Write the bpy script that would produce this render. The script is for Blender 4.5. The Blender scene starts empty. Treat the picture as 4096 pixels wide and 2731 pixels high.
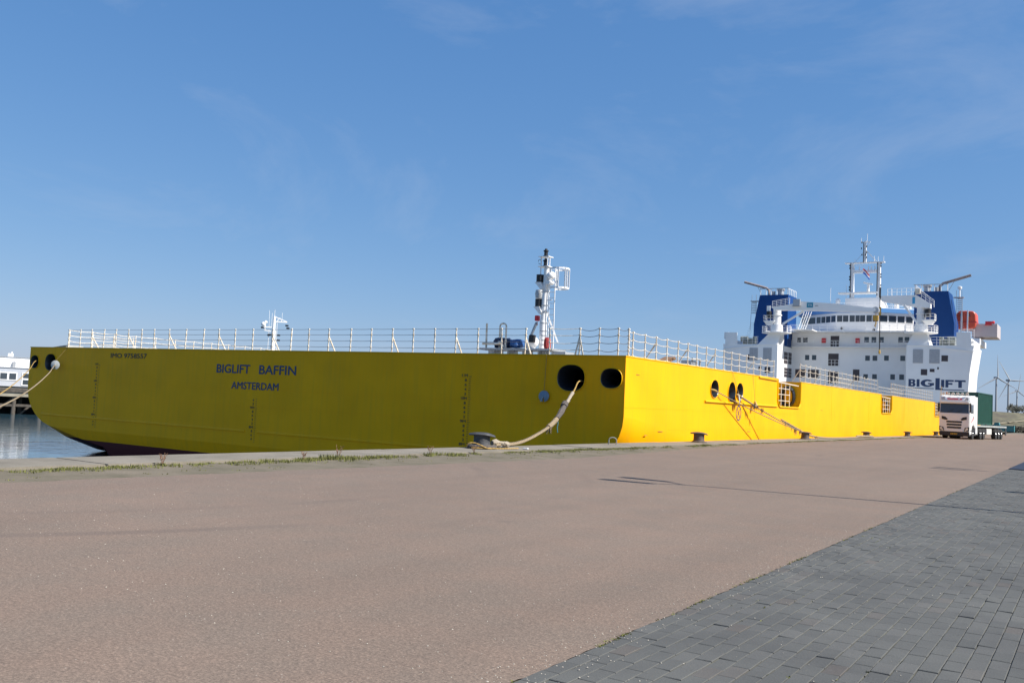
import bpy, bmesh, math, random
from mathutils import Vector, Matrix, noise
from mathutils.geometry import tessellate_polygon
random.seed(7)
R = math.radians
scene = bpy.context.scene
col = scene.collection

# ------------------------------------------------------------------ camera
cam_d = bpy.data.cameras.new('camera')
cam = bpy.data.objects.new('camera', cam_d); col.objects.link(cam)
cam_d.sensor_width = 36.0; cam_d.lens = 3661.7 / 4096 * 36.0
cam_d.clip_start = 0.1; cam_d.clip_end = 12000
YAW, PIT, ROL = 0.57008, 0.06639, 0.0486
fw = Vector((-math.sin(YAW) * math.cos(PIT), math.cos(YAW) * math.cos(PIT), math.sin(PIT)))
rt = Vector((math.cos(YAW), math.sin(YAW), 0)); up = rt.cross(fw)
r2 = rt * math.cos(ROL) + up * math.sin(ROL); u2 = up * math.cos(ROL) - rt * math.sin(ROL)
M = Matrix((r2, u2, -fw)).transposed().to_4x4(); M.translation = Vector((0, 0, 1.30))
cam.matrix_world = M
scene.camera = cam

# ------------------------------------------------------------------ sky, sun, exposure
SUN = Vector((1.0, 0.15, 1.06)).normalized()
EL = math.asin(SUN.z); AZ = math.atan2(SUN.x, SUN.y)          # clockwise from +Y
w = bpy.data.worlds.new('World'); scene.world = w; w.use_nodes = True
nt = w.node_tree; nt.nodes.clear()
out = nt.nodes.new('ShaderNodeOutputWorld'); bg = nt.nodes.new('ShaderNodeBackground')
sky = nt.nodes.new('ShaderNodeTexSky'); sky.sky_type = 'NISHITA'; sky.sun_disc = False
sky.sun_elevation = EL; sky.sun_rotation = AZ
sky.air_density = 1.0; sky.dust_density = 0.35; sky.ozone_density = 2.2; sky.altitude = 0
tc = nt.nodes.new('ShaderNodeTexCoord')
mp = nt.nodes.new('ShaderNodeMapping'); mp.inputs['Scale'].default_value = (1.0, 1.0, 2.6); mp.inputs['Location'].default_value = (2.2, 8, 1)
mp.inputs['Rotation'].default_value = (0.12, 0.22, 0.4)
nz = nt.nodes.new('ShaderNodeTexNoise'); nz.inputs['Scale'].default_value = 2.7; nz.inputs['Detail'].default_value = 10; nz.inputs['Roughness'].default_value = 0.62
nz.inputs['Distortion'].default_value = 0.5
cr = nt.nodes.new('ShaderNodeValToRGB'); cr.color_ramp.elements[0].position = 0.51; cr.color_ramp.elements[1].position = 0.82
cr.color_ramp.elements[0].color = (0, 0, 0, 1); cr.color_ramp.elements[1].color = (0.34, 0.34, 0.34, 1)
mx = nt.nodes.new('ShaderNodeMix'); mx.data_type = 'RGBA'
sep = nt.nodes.new('ShaderNodeSeparateColor'); hs = nt.nodes.new('ShaderNodeCombineColor')
L = nt.links.new
L(tc.outputs['Generated'], mp.inputs['Vector']); L(mp.outputs['Vector'], nz.inputs['Vector'])
L(nz.outputs['Fac'], cr.inputs['Fac']); L(cr.outputs['Color'], mx.inputs['Factor'])
L(sky.outputs['Color'], sep.inputs['Color'])
for ch, (ka, kg) in zip(('Red', 'Green', 'Blue'), ((0.754, 0.85), (1.454, 0.60), (2.861, 0.42))):      # even tone of the clear air, whole sky alike
    pw = nt.nodes.new('ShaderNodeMath'); pw.operation = 'POWER'; pw.inputs[1].default_value = kg
    ml = nt.nodes.new('ShaderNodeMath'); ml.operation = 'MULTIPLY'; ml.inputs[1].default_value = ka
    L(sep.outputs[ch], pw.inputs[0]); L(pw.outputs[0], ml.inputs[0]); L(ml.outputs[0], hs.inputs[ch])
L(hs.outputs['Color'], mx.inputs['A']); mx.inputs['B'].default_value = (4.6, 5.2, 6.4, 1)
L(mx.outputs['Result'], bg.inputs['Color']); bg.inputs['Strength'].default_value = 0.06
L(bg.outputs['Background'], out.inputs['Surface'])
sd_ = bpy.data.lights.new('sun', 'SUN'); sd_.energy = 4.2; sd_.angle = R(0.53); sd_.color = (1.0, 0.95, 0.87)
sun = bpy.data.objects.new('sun', sd_); col.objects.link(sun)
sun.rotation_euler = SUN.to_track_quat('Z', 'Y').to_euler(); sun.location = (60, 20, 90)
vs = scene.view_settings; vs.view_transform = 'Standard'; vs.look = 'None'; vs.exposure = 0.95; vs.gamma = 1.0; vs.use_curve_mapping = False

# ------------------------------------------------------------------ materials
MATS = {}
def mat(name, c, rough=0.55, metal=0.0, var=0.0, vscale=3.0, bump=0.0, bscale=40.0, c2=None, spec=0.5, coat=0.0, stretch=None, detail=5):
    if name in MATS: return MATS[name]
    m = bpy.data.materials.new(name); m.use_nodes = True; MATS[name] = m
    n = m.node_tree.nodes; l = m.node_tree.links.new; b = n['Principled BSDF']
    b.inputs['Base Color'].default_value = (*c, 1); b.inputs['Roughness'].default_value = rough
    b.inputs['Metallic'].default_value = metal; b.inputs['Specular IOR Level'].default_value = spec
    b.inputs['Coat Weight'].default_value = coat
    if var or c2 or bump:
        t = n.new('ShaderNodeTexCoord'); vec = t.outputs['Object']
        if stretch:
            q = n.new('ShaderNodeMapping'); q.inputs['Scale'].default_value = stretch; l(vec, q.inputs['Vector']); vec = q.outputs['Vector']
    if var or c2:
        x = n.new('ShaderNodeTexNoise'); x.inputs['Scale'].default_value = vscale; x.inputs['Detail'].default_value = detail; l(vec, x.inputs['Vector'])
        rr = n.new('ShaderNodeValToRGB'); rr.color_ramp.elements[0].position = 0.3; rr.color_ramp.elements[1].position = 0.72
        d = c2 if c2 else tuple(v * (1 - var) for v in c)
        rr.color_ramp.elements[0].color = (*d, 1); rr.color_ramp.elements[1].color = (*[min(1, v * (1 + var * 0.5)) for v in c], 1)
        l(x.outputs['Fac'], rr.inputs['Fac']); l(rr.outputs['Color'], b.inputs['Base Color'])
    if bump:
        y = n.new('ShaderNodeTexNoise'); y.inputs['Scale'].default_value = bscale; y.inputs['Detail'].default_value = 3; l(vec, y.inputs['Vector'])
        bp = n.new('ShaderNodeBump'); bp.inputs['Strength'].default_value = bump; bp.inputs['Distance'].default_value = 0.02
        l(y.outputs['Fac'], bp.inputs['Height']); l(bp.outputs['Normal'], b.inputs['Normal'])
    return m

def hull_mat():
    m = mat('yellow_hull_paint', (0.93, 0.42, 0.002), rough=0.45, var=0.10, vscale=0.45, bump=0.13, bscale=0.9, spec=0.12)
    n = m.node_tree.nodes; l = m.node_tree.links.new; b = n['Principled BSDF']
    src = b.inputs['Base Color'].links[0].from_socket
    t = n.new('ShaderNodeTexCoord'); q = n.new('ShaderNodeMapping'); q.inputs['Scale'].default_value = (2.2, 2.2, 0.16)
    l(t.outputs['Object'], q.inputs['Vector'])
    x = n.new('ShaderNodeTexNoise'); x.inputs['Scale'].default_value = 2.0; x.inputs['Detail'].default_value = 6; l(q.outputs['Vector'], x.inputs['Vector'])
    r = n.new('ShaderNodeValToRGB'); r.color_ramp.elements[0].position = 0.48; r.color_ramp.elements[1].position = 0.78
    r.color_ramp.elements[0].color = (0, 0, 0, 1); r.color_ramp.elements[1].color = (0.3, 0.3, 0.3, 1); l(x.outputs['Fac'], r.inputs['Fac'])
    k = n.new('ShaderNodeMix'); k.data_type = 'RGBA'; l(r.outputs['Color'], k.inputs['Factor']); l(src, k.inputs['A']); k.inputs['B'].default_value = (0.55, 0.30, 0.025, 1)
    # scuffs low on the plating
    s2 = n.new('ShaderNodeTexNoise'); s2.inputs['Scale'].default_value = 1.4; s2.inputs['Detail'].default_value = 12; s2.inputs['Roughness'].default_value = 0.7
    q2 = n.new('ShaderNodeMapping'); q2.inputs['Scale'].default_value = (1, 0.5, 3.5); l(t.outputs['Object'], q2.inputs['Vector']); l(q2.outputs['Vector'], s2.inputs['Vector'])
    r2_ = n.new('ShaderNodeValToRGB'); r2_.color_ramp.elements[0].position = 0.70; r2_.color_ramp.elements[1].position = 0.76
    r2_.color_ramp.elements[0].color = (0, 0, 0, 1); r2_.color_ramp.elements[1].color = (0.45, 0.45, 0.45, 1); l(s2.outputs['Fac'], r2_.inputs['Fac'])
    k2 = n.new('ShaderNodeMix'); k2.data_type = 'RGBA'; l(r2_.outputs['Color'], k2.inputs['Factor']); l(k.outputs['Result'], k2.inputs['A']); k2.inputs['B'].default_value = (0.22, 0.16, 0.04, 1)
    sx = n.new('ShaderNodeSeparateXYZ'); l(t.outputs['Object'], sx.inputs[0])
    lt = n.new('ShaderNodeMath'); lt.operation = 'LESS_THAN'; lt.inputs[1].default_value = -5.53; l(sx.outputs['Z'], lt.inputs[0])
    k3 = n.new('ShaderNodeMix'); k3.data_type = 'RGBA'; l(lt.outputs[0], k3.inputs['Factor']); l(k2.outputs['Result'], k3.inputs['A']); k3.inputs['B'].default_value = (0.12, 0.030, 0.028, 1)
    l(k3.outputs['Result'], b.inputs['Base Color'])
    return m
YEL = hull_mat()
YELP = mat('yellow_trim_paint', (0.74, 0.43, 0.002), rough=0.45, var=0.06, vscale=2, spec=0.22)
RED_AF = mat('red_antifouling', (0.16, 0.035, 0.03), rough=0.7, var=0.35, vscale=1.0)
WHITE = mat('white_ship_paint', (0.84, 0.83, 0.81), rough=0.4, var=0.05, vscale=0.4)
WHITE2 = mat('white_worn_paint', (0.80, 0.77, 0.70), rough=0.5, var=0.18, vscale=9, c2=(0.55, 0.42, 0.26))
GREYL = mat('louvre_grey', (0.42, 0.43, 0.45), rough=0.6, var=0.1)
GREYM = mat('galvanised_steel', (0.45, 0.46, 0.47), rough=0.45, metal=0.4, var=0.15, vscale=8)
BLUE = mat('blue_funnel_paint', (0.007, 0.050, 0.19), rough=0.5, var=0.06, spec=0.2)
BLUEL = mat('fascia_blue', (0.10, 0.27, 0.55), rough=0.45)
NAVY = mat('navy_lettering', (0.025, 0.05, 0.12), rough=0.5)
MARK = mat('dark_marking', (0.03, 0.035, 0.04), rough=0.6)
GLASS = mat('dark_glass', (0.05, 0.065, 0.08), rough=0.08, spec=0.6)
BLACK = mat('black_paint', (0.012, 0.012, 0.014), rough=0.5)
CHOCK = mat('chock_steel', (0.02, 0.023, 0.028), rough=0.32, spec=0.6, var=0.2, vscale=3)
RUST = mat('rusty_steel', (0.22, 0.12, 0.06), rough=0.8, var=0.4, vscale=6)
ORANGE = mat('lifeboat_orange', (0.55, 0.075, 0.035), rough=0.4)
REDP = mat('red_paint', (0.62, 0.03, 0.04), rough=0.45)
TEAL = mat('teal_sign', (0.03, 0.26, 0.38), rough=0.5)
PINK = mat('pale_pinkish_white', (0.50, 0.44, 0.43), rough=0.5)
ROPE = mat('tan_hemp_rope', (0.29, 0.22, 0.135), rough=0.9, var=0.35, vscale=30, bump=0.9, bscale=70)
ROPEY = mat('yellow_line', (0.42, 0.27, 0.08), rough=0.85, var=0.25, vscale=30, bump=0.5, bscale=80)
ROPEW = mat('pale_chafe_cover', (0.33, 0.28, 0.215), rough=0.95, var=0.25, vscale=14, bump=1.0, bscale=30)
ROPED = mat('dark_chafe_sleeve', (0.10, 0.085, 0.075), rough=0.9, var=0.4, vscale=20, bump=0.8, bscale=40)
IRON = mat('cast_iron', (0.055, 0.055, 0.058), rough=0.6, var=0.45, vscale=5, bump=0.5, bscale=18)
IRONR = mat('rusty_cast_iron', (0.095, 0.07, 0.055), rough=0.75, var=0.5, vscale=6, bump=0.5, bscale=18)
DECK = mat('deck_paint', (0.34, 0.34, 0.32), rough=0.8, var=0.2)
RUBBER = mat('rubber', (0.02, 0.02, 0.02), rough=0.85)
TARPB = mat('blue_tarpaulin', (0.025, 0.09, 0.25), rough=0.5, bump=0.6, bscale=6)
TARPD = mat('navy_tarpaulin', (0.02, 0.035, 0.08), rough=0.55, bump=0.6, bscale=6)

# ------------------------------------------------------------------ mesh helpers
class MB:
    def __init__(s): s.v = []; s.f = []; s.m = []; s.cur = 0
    def add(s, vs_, fs):
        o = len(s.v); s.v += [tuple(x) for x in vs_]; s.f += [tuple(i + o for i in q) for q in fs]; s.m += [s.cur] * len(fs)
    def box(s, x0, x1, y0, y1, z0, z1):
        s.add([(x0, y0, z0), (x1, y0, z0), (x1, y1, z0), (x0, y1, z0), (x0, y0, z1), (x1, y0, z1), (x1, y1, z1), (x0, y1, z1)],
              [(0, 3, 2, 1), (4, 5, 6, 7), (0, 1, 5, 4), (1, 2, 6, 5), (2, 3, 7, 6), (3, 0, 4, 7)])
    def hexa(s, p): s.add(p, [(0, 3, 2, 1), (4, 5, 6, 7), (0, 1, 5, 4), (1, 2, 6, 5), (2, 3, 7, 6), (3, 0, 4, 7)])
    def beam(s, a, b, w_, h_=None, upv=(0, 0, 1)):
        a = Vector(a); b = Vector(b); d = (b - a).normalized(); u = Vector(upv)
        if abs(d.dot(u)) > 0.95: u = Vector((0, 1, 0))
        x = d.cross(u).normalized() * (w_ / 2); y = x.cross(d).normalized() * ((h_ or w_) / 2)
        s.hexa([a - x - y, a + x - y, b + x - y, b - x - y, a - x + y, a + x + y, b + x + y, b - x + y])
    def cyl(s, a, b, r0, r1=None, n=10, cap=True):
        a = Vector(a); b = Vector(b); r1 = r0 if r1 is None else r1; d = (b - a).normalized()
        u = Vector((0, 0, 1)) if abs(d.z) < 0.9 else Vector((1, 0, 0)); x = d.cross(u).normalized(); y = d.cross(x)
        vs_ = []
        for c, r in ((a, r0), (b, r1)):
            for i in range(n):
                t = 2 * math.pi * i / n; vs_.append(c + x * (r * math.cos(t)) + y * (r * math.sin(t)))
        fs = [(i, (i + 1) % n, n + (i + 1) % n, n + i) for i in range(n)]
        if cap: fs += [tuple(range(n - 1, -1, -1)), tuple(range(n, 2 * n))]
        s.add(vs_, fs)
    def tube(s, pts, r, n=8, cap=True):
        pts = [Vector(q) for q in pts]; rr = r if isinstance(r, (list, tuple)) else [r] * len(pts); vs_ = []
        for i, q in enumerate(pts):
            d = (pts[min(i + 1, len(pts) - 1)] - pts[max(i - 1, 0)]).normalized()
            u = Vector((0, 0, 1)) if abs(d.z) < 0.95 else Vector((0, 1, 0)); x = d.cross(u).normalized(); y = x.cross(d)
            for k in range(n):
                t = 2 * math.pi * k / n; vs_.append(q + x * (rr[i] * math.cos(t)) + y * (rr[i] * math.sin(t)))
        fs = []
        for i in range(len(pts) - 1):
            for k in range(n): fs.append((i * n + k, i * n + (k + 1) % n, (i + 1) * n + (k + 1) % n, (i + 1) * n + k))
        if cap: fs += [tuple(range(n - 1, -1, -1)), tuple(range((len(pts) - 1) * n, len(pts) * n))]
        s.add(vs_, fs)
    def lathe(s, c, prof, n=16, axis='z', sx=1, sy=1, cap=True):
        c = Vector(c); vs_ = []
        for r, a in prof:
            for i in range(n):
                t = 2 * math.pi * i / n; p, q = r * math.cos(t) * sx, r * math.sin(t) * sy
                vs_.append(c + (Vector((p, q, a)) if axis == 'z' else Vector((p, a, q)) if axis == 'y' else Vector((a, p, q))))
        fs = []
        for j in range(len(prof) - 1):
            for i in range(n): fs.append((j * n + i, j * n + (i + 1) % n, (j + 1) * n + (i + 1) % n, (j + 1) * n + i))
        if cap: fs += [tuple(range(n - 1, -1, -1)), tuple(range((len(prof) - 1) * n, len(prof) * n))]
        s.add(vs_, fs)
    def sphere(s, c, r, n=12, k=7, sz=1.0, z0=-1.0):
        prof = []
        for j in range(k + 1):
            t = math.asin(z0) + (math.pi / 2 - math.asin(z0)) * j / k; prof.append((max(r * math.cos(t), 1e-4), r * math.sin(t) * sz))
        s.lathe(c, prof, n)
    def prism(s, poly, fn, d0, d1):
        n = len(poly); vs_ = [fn(p, d0) for p in poly] + [fn(p, d1) for p in poly]
        fs = [tuple(range(n)), tuple(range(2 * n - 1, n - 1, -1))] + [(i, n + i, n + (i + 1) % n, (i + 1) % n) for i in range(n)]
        s.add(vs_, fs)
    def plate(s, loops, fn):
        pl = [[Vector((p[0], p[1], 0)) for p in lp] for lp in loops]; flat = [p for lp in pl for p in lp]
        tr = tessellate_polygon(pl)
        s.add([fn(p.x, p.y) for p in flat], [tuple(t) for t in tr])
    def build(s, name, mats, parent=None, smooth=False, angle=None, bevel=0):
        me = bpy.data.meshes.new(name); me.from_pydata(s.v, [], s.f)
        for m_ in (mats if isinstance(mats, (list, tuple)) else [mats]): me.materials.append(m_)
        if isinstance(mats, (list, tuple)) and len(mats) > 1: me.polygons.foreach_set('material_index', s.m)
        bm = bmesh.new(); bm.from_mesh(me)
        bmesh.ops.recalc_face_normals(bm, faces=bm.faces)
        if bevel: bmesh.ops.bevel(bm, geom=[e for e in bm.edges if len(e.link_faces) == 2 and e.calc_face_angle(0) > 0.5], offset=bevel, segments=2, affect='EDGES', clamp_overlap=True)
        bm.to_mesh(me); bm.free()
        if smooth:
            me.polygons.foreach_set('use_smooth', [True] * len(me.polygons))
            try: me.set_sharp_from_angle(angle=R(angle or 40))
            except Exception: pass
        me.update()
        o = bpy.data.objects.new(name, me); col.objects.link(o)
        if parent: o.parent = parent
        return o
def tag(o, label=None, cat=None, group=None, kind=None):
    if label: o['label'] = label
    if cat: o['category'] = cat
    if group: o['group'] = group
    if kind: o['kind'] = kind
    return o
def empty(name, loc=(0, 0, 0), rot=(0, 0, 0)):
    o = bpy.data.objects.new(name, None); col.objects.link(o); o.location = loc; o.rotation_euler = rot; o.empty_display_size = 0.3
    return o
def dup(o, parent=None, loc=None):
    c = o.copy(); col.objects.link(c); c.parent = parent
    if loc is not None: c.location = loc
    for ch in list(o.children): dup(ch, c)
    return c
TXT = {}
def text_geo(s, bold=0.0):
    k = (s, bold)
    if k in TXT: return TXT[k]
    cu = bpy.data.curves.new('txt', 'FONT'); cu.body = s; cu.size = 1.0; cu.offset = bold; cu.resolution_u = 3
    ob = bpy.data.objects.new('txt', cu); col.objects.link(ob)
    dg = bpy.context.evaluated_depsgraph_get(); me = bpy.data.meshes.new_from_object(ob.evaluated_get(dg))
    vs_ = [(v.co.x, v.co.y) for v in me.vertices]; fs = [tuple(p.vertices) for p in me.polygons]
    bpy.data.objects.remove(ob); bpy.data.curves.remove(cu); bpy.data.meshes.remove(me)
    x0 = min(v[0] for v in vs_); x1 = max(v[0] for v in vs_); y0 = min(v[1] for v in vs_); y1 = max(v[1] for v in vs_)
    TXT[k] = ([((x - x0) / (x1 - x0), (y - y0) / (y1 - y0)) for x, y in vs_], fs); return TXT[k]
def text_into(mb, s, fn, u0, u1, v0, v1, bold=0.0, ax=1):
    vs_, fs = text_geo(s, 0.0); b = bold * abs(v1 - v0)
    for k, (du, dv) in enumerate(((0, 0),) if not bold else ((-b, 0), (b, 0), (0, b * .6), (0, -b * .6))):
        pts = [Vector(fn(u0 + (u1 - u0) * x + du, v0 + (v1 - v0) * y + dv)) for x, y in vs_]
        for p in pts: p[ax] -= .0012 * k if ax == 1 else -.0012 * k
        mb.add(pts, fs)

# ------------------------------------------------------------------ ground, quay, water
def node_mat(name): 
    m = bpy.data.materials.new(name); m.use_nodes = True; return m, m.node_tree.nodes, m.node_tree.links.new
def ramp(n, l, src, stops):
    r = n.new('ShaderNodeValToRGB'); e = r.color_ramp.elements
    while len(e) < len(stops): e.new(0.5)
    for q, (p, c) in zip(e, stops): q.position = p; q.color = (*c, 1)
    l(src, r.inputs['Fac']); return r.outputs['Color']
def mixc(n, l, f, a, b, mode='MIX'):
    k = n.new('ShaderNodeMix'); k.data_type = 'RGBA'; k.blend_type = mode
    for s_, v in (('Factor', f), ('A', a), ('B', b)):
        if hasattr(v, 'is_output'): l(v, k.inputs[s_])
        elif s_ == 'Factor': k.inputs[s_].default_value = v
        else: k.inputs[s_].default_value = (*v, 1)
    return k.outputs['Result']
def nodenoise(n, l, vec, sc, det=4, rough=0.5):
    x = n.new('ShaderNodeTexNoise'); x.inputs['Scale'].default_value = sc; x.inputs['Detail'].default_value = det; x.inputs['Roughness'].default_value = rough
    l(vec, x.inputs['Vector']); return x.outputs['Fac']

def asphalt_mat():
    m, n, l = node_mat('pinkish_asphalt'); b = n['Principled BSDF']; b.inputs['Roughness'].default_value = 0.85; b.inputs['Specular IOR Level'].default_value = 0.3
    g = n.new('ShaderNodeNewGeometry'); P = g.outputs['Position']
    base = ramp(n, l, nodenoise(n, l, P, 0.28, 4), [(0.3, (0.156, 0.118, 0.092)), (0.7, (0.176, 0.133, 0.104))])
    pat = ramp(n, l, nodenoise(n, l, P, 1.6, 5), [(0.35, (0.96, 0.98, 0.98)), (0.65, (1.05, 1.02, 1.0))])
    c = mixc(n, l, 1.0, base, pat, 'MULTIPLY')
    fine = ramp(n, l, nodenoise(n, l, P, 60, 6, 0.9), [(0.32, (0.35, 0.35, 0.36)), (0.5, (1, 1, 1)), (0.68, (1.9, 1.85, 1.8))])
    c = mixc(n, l, 1.0, c, fine, 'MULTIPLY')
    mid = ramp(n, l, nodenoise(n, l, P, 19, 4, 0.9), [(0.30, (0.80, 0.80, 0.80)), (0.5, (1, 1, 1)), (0.70, (1.22, 1.2, 1.18))]); c = mixc(n, l, 1.0, c, mid, 'MULTIPLY')
    v = n.new('ShaderNodeTexVoronoi'); v.inputs['Scale'].default_value = 30; l(P, v.inputs['Vector'])
    wn = ramp(n, l, v.outputs['Distance'], [(0.06, (1, 1, 1)), (0.14, (0, 0, 0))])
    sel = n.new('ShaderNodeTexWhiteNoise'); l(v.outputs['Position'], sel.inputs['Vector'])
    s2 = ramp(n, l, sel.outputs['Value'], [(0.80, (0, 0, 0)), (0.84, (1, 1, 1))])
    f = mixc(n, l, 1.0, wn, s2, 'MULTIPLY'); c = mixc(n, l, f, c, (0.40, 0.36, 0.30))
    # tyre tracks
    q = n.new('ShaderNodeMapping'); q.inputs['Scale'].default_value = (0.55, 0.035, 1); q.inputs['Rotation'].default_value = (0, 0, 0.12); l(P, q.inputs['Vector'])
    tr = ramp(n, l, nodenoise(n, l, q.outputs['Vector'], 1.5, 5, 0.6), [(0.45, (1, 1, 1)), (0.66, (0.93, 0.925, 0.925))]); c = mixc(n, l, 1.0, c, tr, 'MULTIPLY')
    for (cx, cy, rr, wd) in ((-9.5, 30.5, 4.2, .16), (-9.3, 30.9, 6.3, .18), (-5.0, 33.0, 3.1, .15), (-8, 50, 5.5, .2), (-6.5, 44, 9, .2), (-16, 9, 8.2, .14), (-16.3, 9.4, 10.1, .14)):
        vd_ = n.new('ShaderNodeVectorMath'); vd_.operation = 'DISTANCE'; l(P, vd_.inputs[0]); vd_.inputs[1].default_value = (cx, cy, 0)
        d1 = n.new('ShaderNodeMath'); d1.operation = 'SUBTRACT'; l(vd_.outputs['Value'], d1.inputs[0]); d1.inputs[1].default_value = rr
        d2 = n.new('ShaderNodeMath'); d2.operation = 'ABSOLUTE'; l(d1.outputs[0], d2.inputs[0])
        d3 = n.new('ShaderNodeMath'); d3.operation = 'DIVIDE'; l(d2.outputs[0], d3.inputs[0]); d3.inputs[1].default_value = wd
        rg = ramp(n, l, d3.outputs[0], [(0.45, (.35, .35, .35)), (1.0, (0, 0, 0))]); ns = ramp(n, l, nodenoise(n, l, P, .35, 4), [(.45, (0, 0, 0)), (.62, (1, 1, 1))])
        c = mixc(n, l, mixc(n, l, 1.0, rg, ns, 'MULTIPLY'), c, (0.095, 0.075, 0.065))
    oil = ramp(n, l, nodenoise(n, l, P, 2.3, 3, .4), [(0.70, (0, 0, 0)), (0.76, (.3, .3, .3))]); c = mixc(n, l, oil, c, (0.10, 0.082, 0.070))
    l(c, b.inputs['Base Color'])
    bp = n.new('ShaderNodeBump'); bp.inputs['Strength'].default_value = 0.10; bp.inputs['Distance'].default_value = 0.004
    l(nodenoise(n, l, P, 110, 3, 0.7), bp.inputs['Height']); l(bp.outputs['Normal'], b.inputs['Normal'])
    return m
def dirt_mat():
    m, n, l = node_mat('sandy_gravel_dirt'); b = n['Principled BSDF']; b.inputs['Roughness'].default_value = 0.95
    g = n.new('ShaderNodeNewGeometry'); P = g.outputs['Position']
    c = ramp(n, l, nodenoise(n, l, P, 1.2, 6, 0.65), [(0.3, (0.085, 0.075, 0.043)), (0.5, (0.13, 0.108, 0.073)), (0.7, (0.17, 0.138, 0.10))])
    f = ramp(n, l, nodenoise(n, l, P, 60, 4, 0.8), [(0.3, (0.6, 0.6, 0.6)), (0.7, (1.35, 1.35, 1.3))]); c = mixc(n, l, 1.0, c, f, 'MULTIPLY')
    l(c, b.inputs['Base Color']); return m
def concrete_mat():
    m, n, l = node_mat('quay_concrete'); b = n['Principled BSDF']; b.inputs['Roughness'].default_value = 0.85
    g = n.new('ShaderNodeNewGeometry'); P = g.outputs['Position']
    c = ramp(n, l, nodenoise(n, l, P, 0.9, 6, 0.65), [(0.3, (0.145, 0.127, 0.095)), (0.7, (0.24, 0.21, 0.165))])
    f = ramp(n, l, nodenoise(n, l, P, 45, 4, 0.75), [(0.3, (0.75, 0.75, 0.75)), (0.7, (1.2, 1.2, 1.2))]); c = mixc(n, l, 1.0, c, f, 'MULTIPLY')
    l(c, b.inputs['Base Color']); return m
def paver_mat():
    m, n, l = node_mat('blue_grey_paver'); b = n['Principled BSDF']; b.inputs['Roughness'].default_value = 0.8; b.inputs['Specular IOR Level'].default_value = 0.15
    g = n.new('ShaderNodeNewGeometry'); P = g.outputs['Position']
    sp = n.new('ShaderNodeSeparateXYZ'); l(P, sp.inputs[0])
    def math_(op, a, bb=None):
        k = n.new('ShaderNodeMath'); k.operation = op
        for i, v in enumerate((a, bb)):
            if v is None: continue
            if hasattr(v, 'is_output'): l(v, k.inputs[i])
            else: k.inputs[i].default_value = v
        return k.outputs[0]
    ix = math_('FLOOR', math_('DIVIDE', math_('ADD', sp.outputs['X'], 2.29), 0.1))
    odd = math_('MULTIPLY', math_('FLOORED_MODULO', ix, 2.0), 0.105)
    iy = math_('FLOOR', math_('DIVIDE', math_('SUBTRACT', sp.outputs['Y'], odd), 0.21))
    cb = n.new('ShaderNodeCombineXYZ'); l(ix, cb.inputs[0]); l(iy, cb.inputs[1])
    wn = n.new('ShaderNodeTexWhiteNoise'); l(cb.outputs[0], wn.inputs['Vector'])
    c = ramp(n, l, wn.outputs['Value'], [(0.0, (0.087, 0.088, 0.084)), (0.55, (0.094, 0.095, 0.090)), (0.93, (0.102, 0.102, 0.097)), (0.97, (0.100, 0.092, 0.084)), (1.0, (0.110, 0.110, 0.104))])
    st = ramp(n, l, nodenoise(n, l, P, 0.9, 5, 0.6), [(0.36, (0.86, 0.86, 0.87)), (0.6, (1.06, 1.06, 1.05))]); c = mixc(n, l, 1.0, c, st, 'MULTIPLY')
    f = ramp(n, l, nodenoise(n, l, P, 140, 3, 0.8), [(0.3, (0.8, 0.8, 0.8)), (0.7, (1.2, 1.2, 1.2))]); c = mixc(n, l, 1.0, c, f, 'MULTIPLY')
    du = ramp(n, l, nodenoise(n, l, P, 3.5, 5, 0.7), [(0.62, (0, 0, 0)), (0.78, (0.35, 0.35, 0.35))]); c = mixc(n, l, du, c, (0.15, 0.145, 0.135))
    l(c, b.inputs['Base Color'])
    bp = n.new('ShaderNodeBump'); bp.inputs['Strength'].default_value = 0.4; bp.inputs['Distance'].default_value = 0.004
    l(nodenoise(n, l, P, 60, 4, 0.7), bp.inputs['Height']); l(bp.outputs['Normal'], b.inputs['Normal'])
    return m
def joint_mat():
    m, n, l = node_mat('sandy_paver_joint'); b = n['Principled BSDF']; b.inputs['Roughness'].default_value = 0.95
    g = n.new('ShaderNodeNewGeometry'); P = g.outputs['Position']
    c = ramp(n, l, nodenoise(n, l, P, 1.6, 5, 0.7), [(0.35, (0.035, 0.033, 0.028)), (0.52, (0.075, 0.07, 0.052)), (0.62, (0.13, 0.125, 0.085)), (0.72, (0.07, 0.08, 0.02))])
    l(c, b.inputs['Base Color']); return m
def water_mat():
    m, n, l = node_mat('harbour_water'); b = n['Principled BSDF']; b.inputs['Roughness'].default_value = 0.06; b.inputs['IOR'].default_value = 1.33
    b.inputs['Base Color'].default_value = (0.035, 0.075, 0.10, 1)
    g = n.new('ShaderNodeNewGeometry'); P = g.outputs['Position']
    q = n.new('ShaderNodeMapping'); q.inputs['Rotation'].default_value = (0, 0, 1.06); q.inputs['Scale'].default_value = (1.0, 0.33, 1); l(P, q.inputs['Vector'])
    bp = n.new('ShaderNodeBump'); bp.inputs['Strength'].default_value = 0.5; bp.inputs['Distance'].default_value = 0.055
    l(nodenoise(n, l, q.outputs['Vector'], 1.1, 4, 0.55), bp.inputs['Height']); l(bp.outputs['Normal'], b.inputs['Normal'])
    return m
ASPH, DIRT, CONC, PAVE, JOINT, WATER = asphalt_mat(), dirt_mat(), concrete_mat(), paver_mat(), joint_mat(), water_mat()
GRASSM = mat('verge_grass', (0.15, 0.155, 0.04), rough=0.9, var=0.45, vscale=5)
DRY = mat('dry_weed', (0.24, 0.13, 0.08), rough=0.9, var=0.4, vscale=9)

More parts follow.
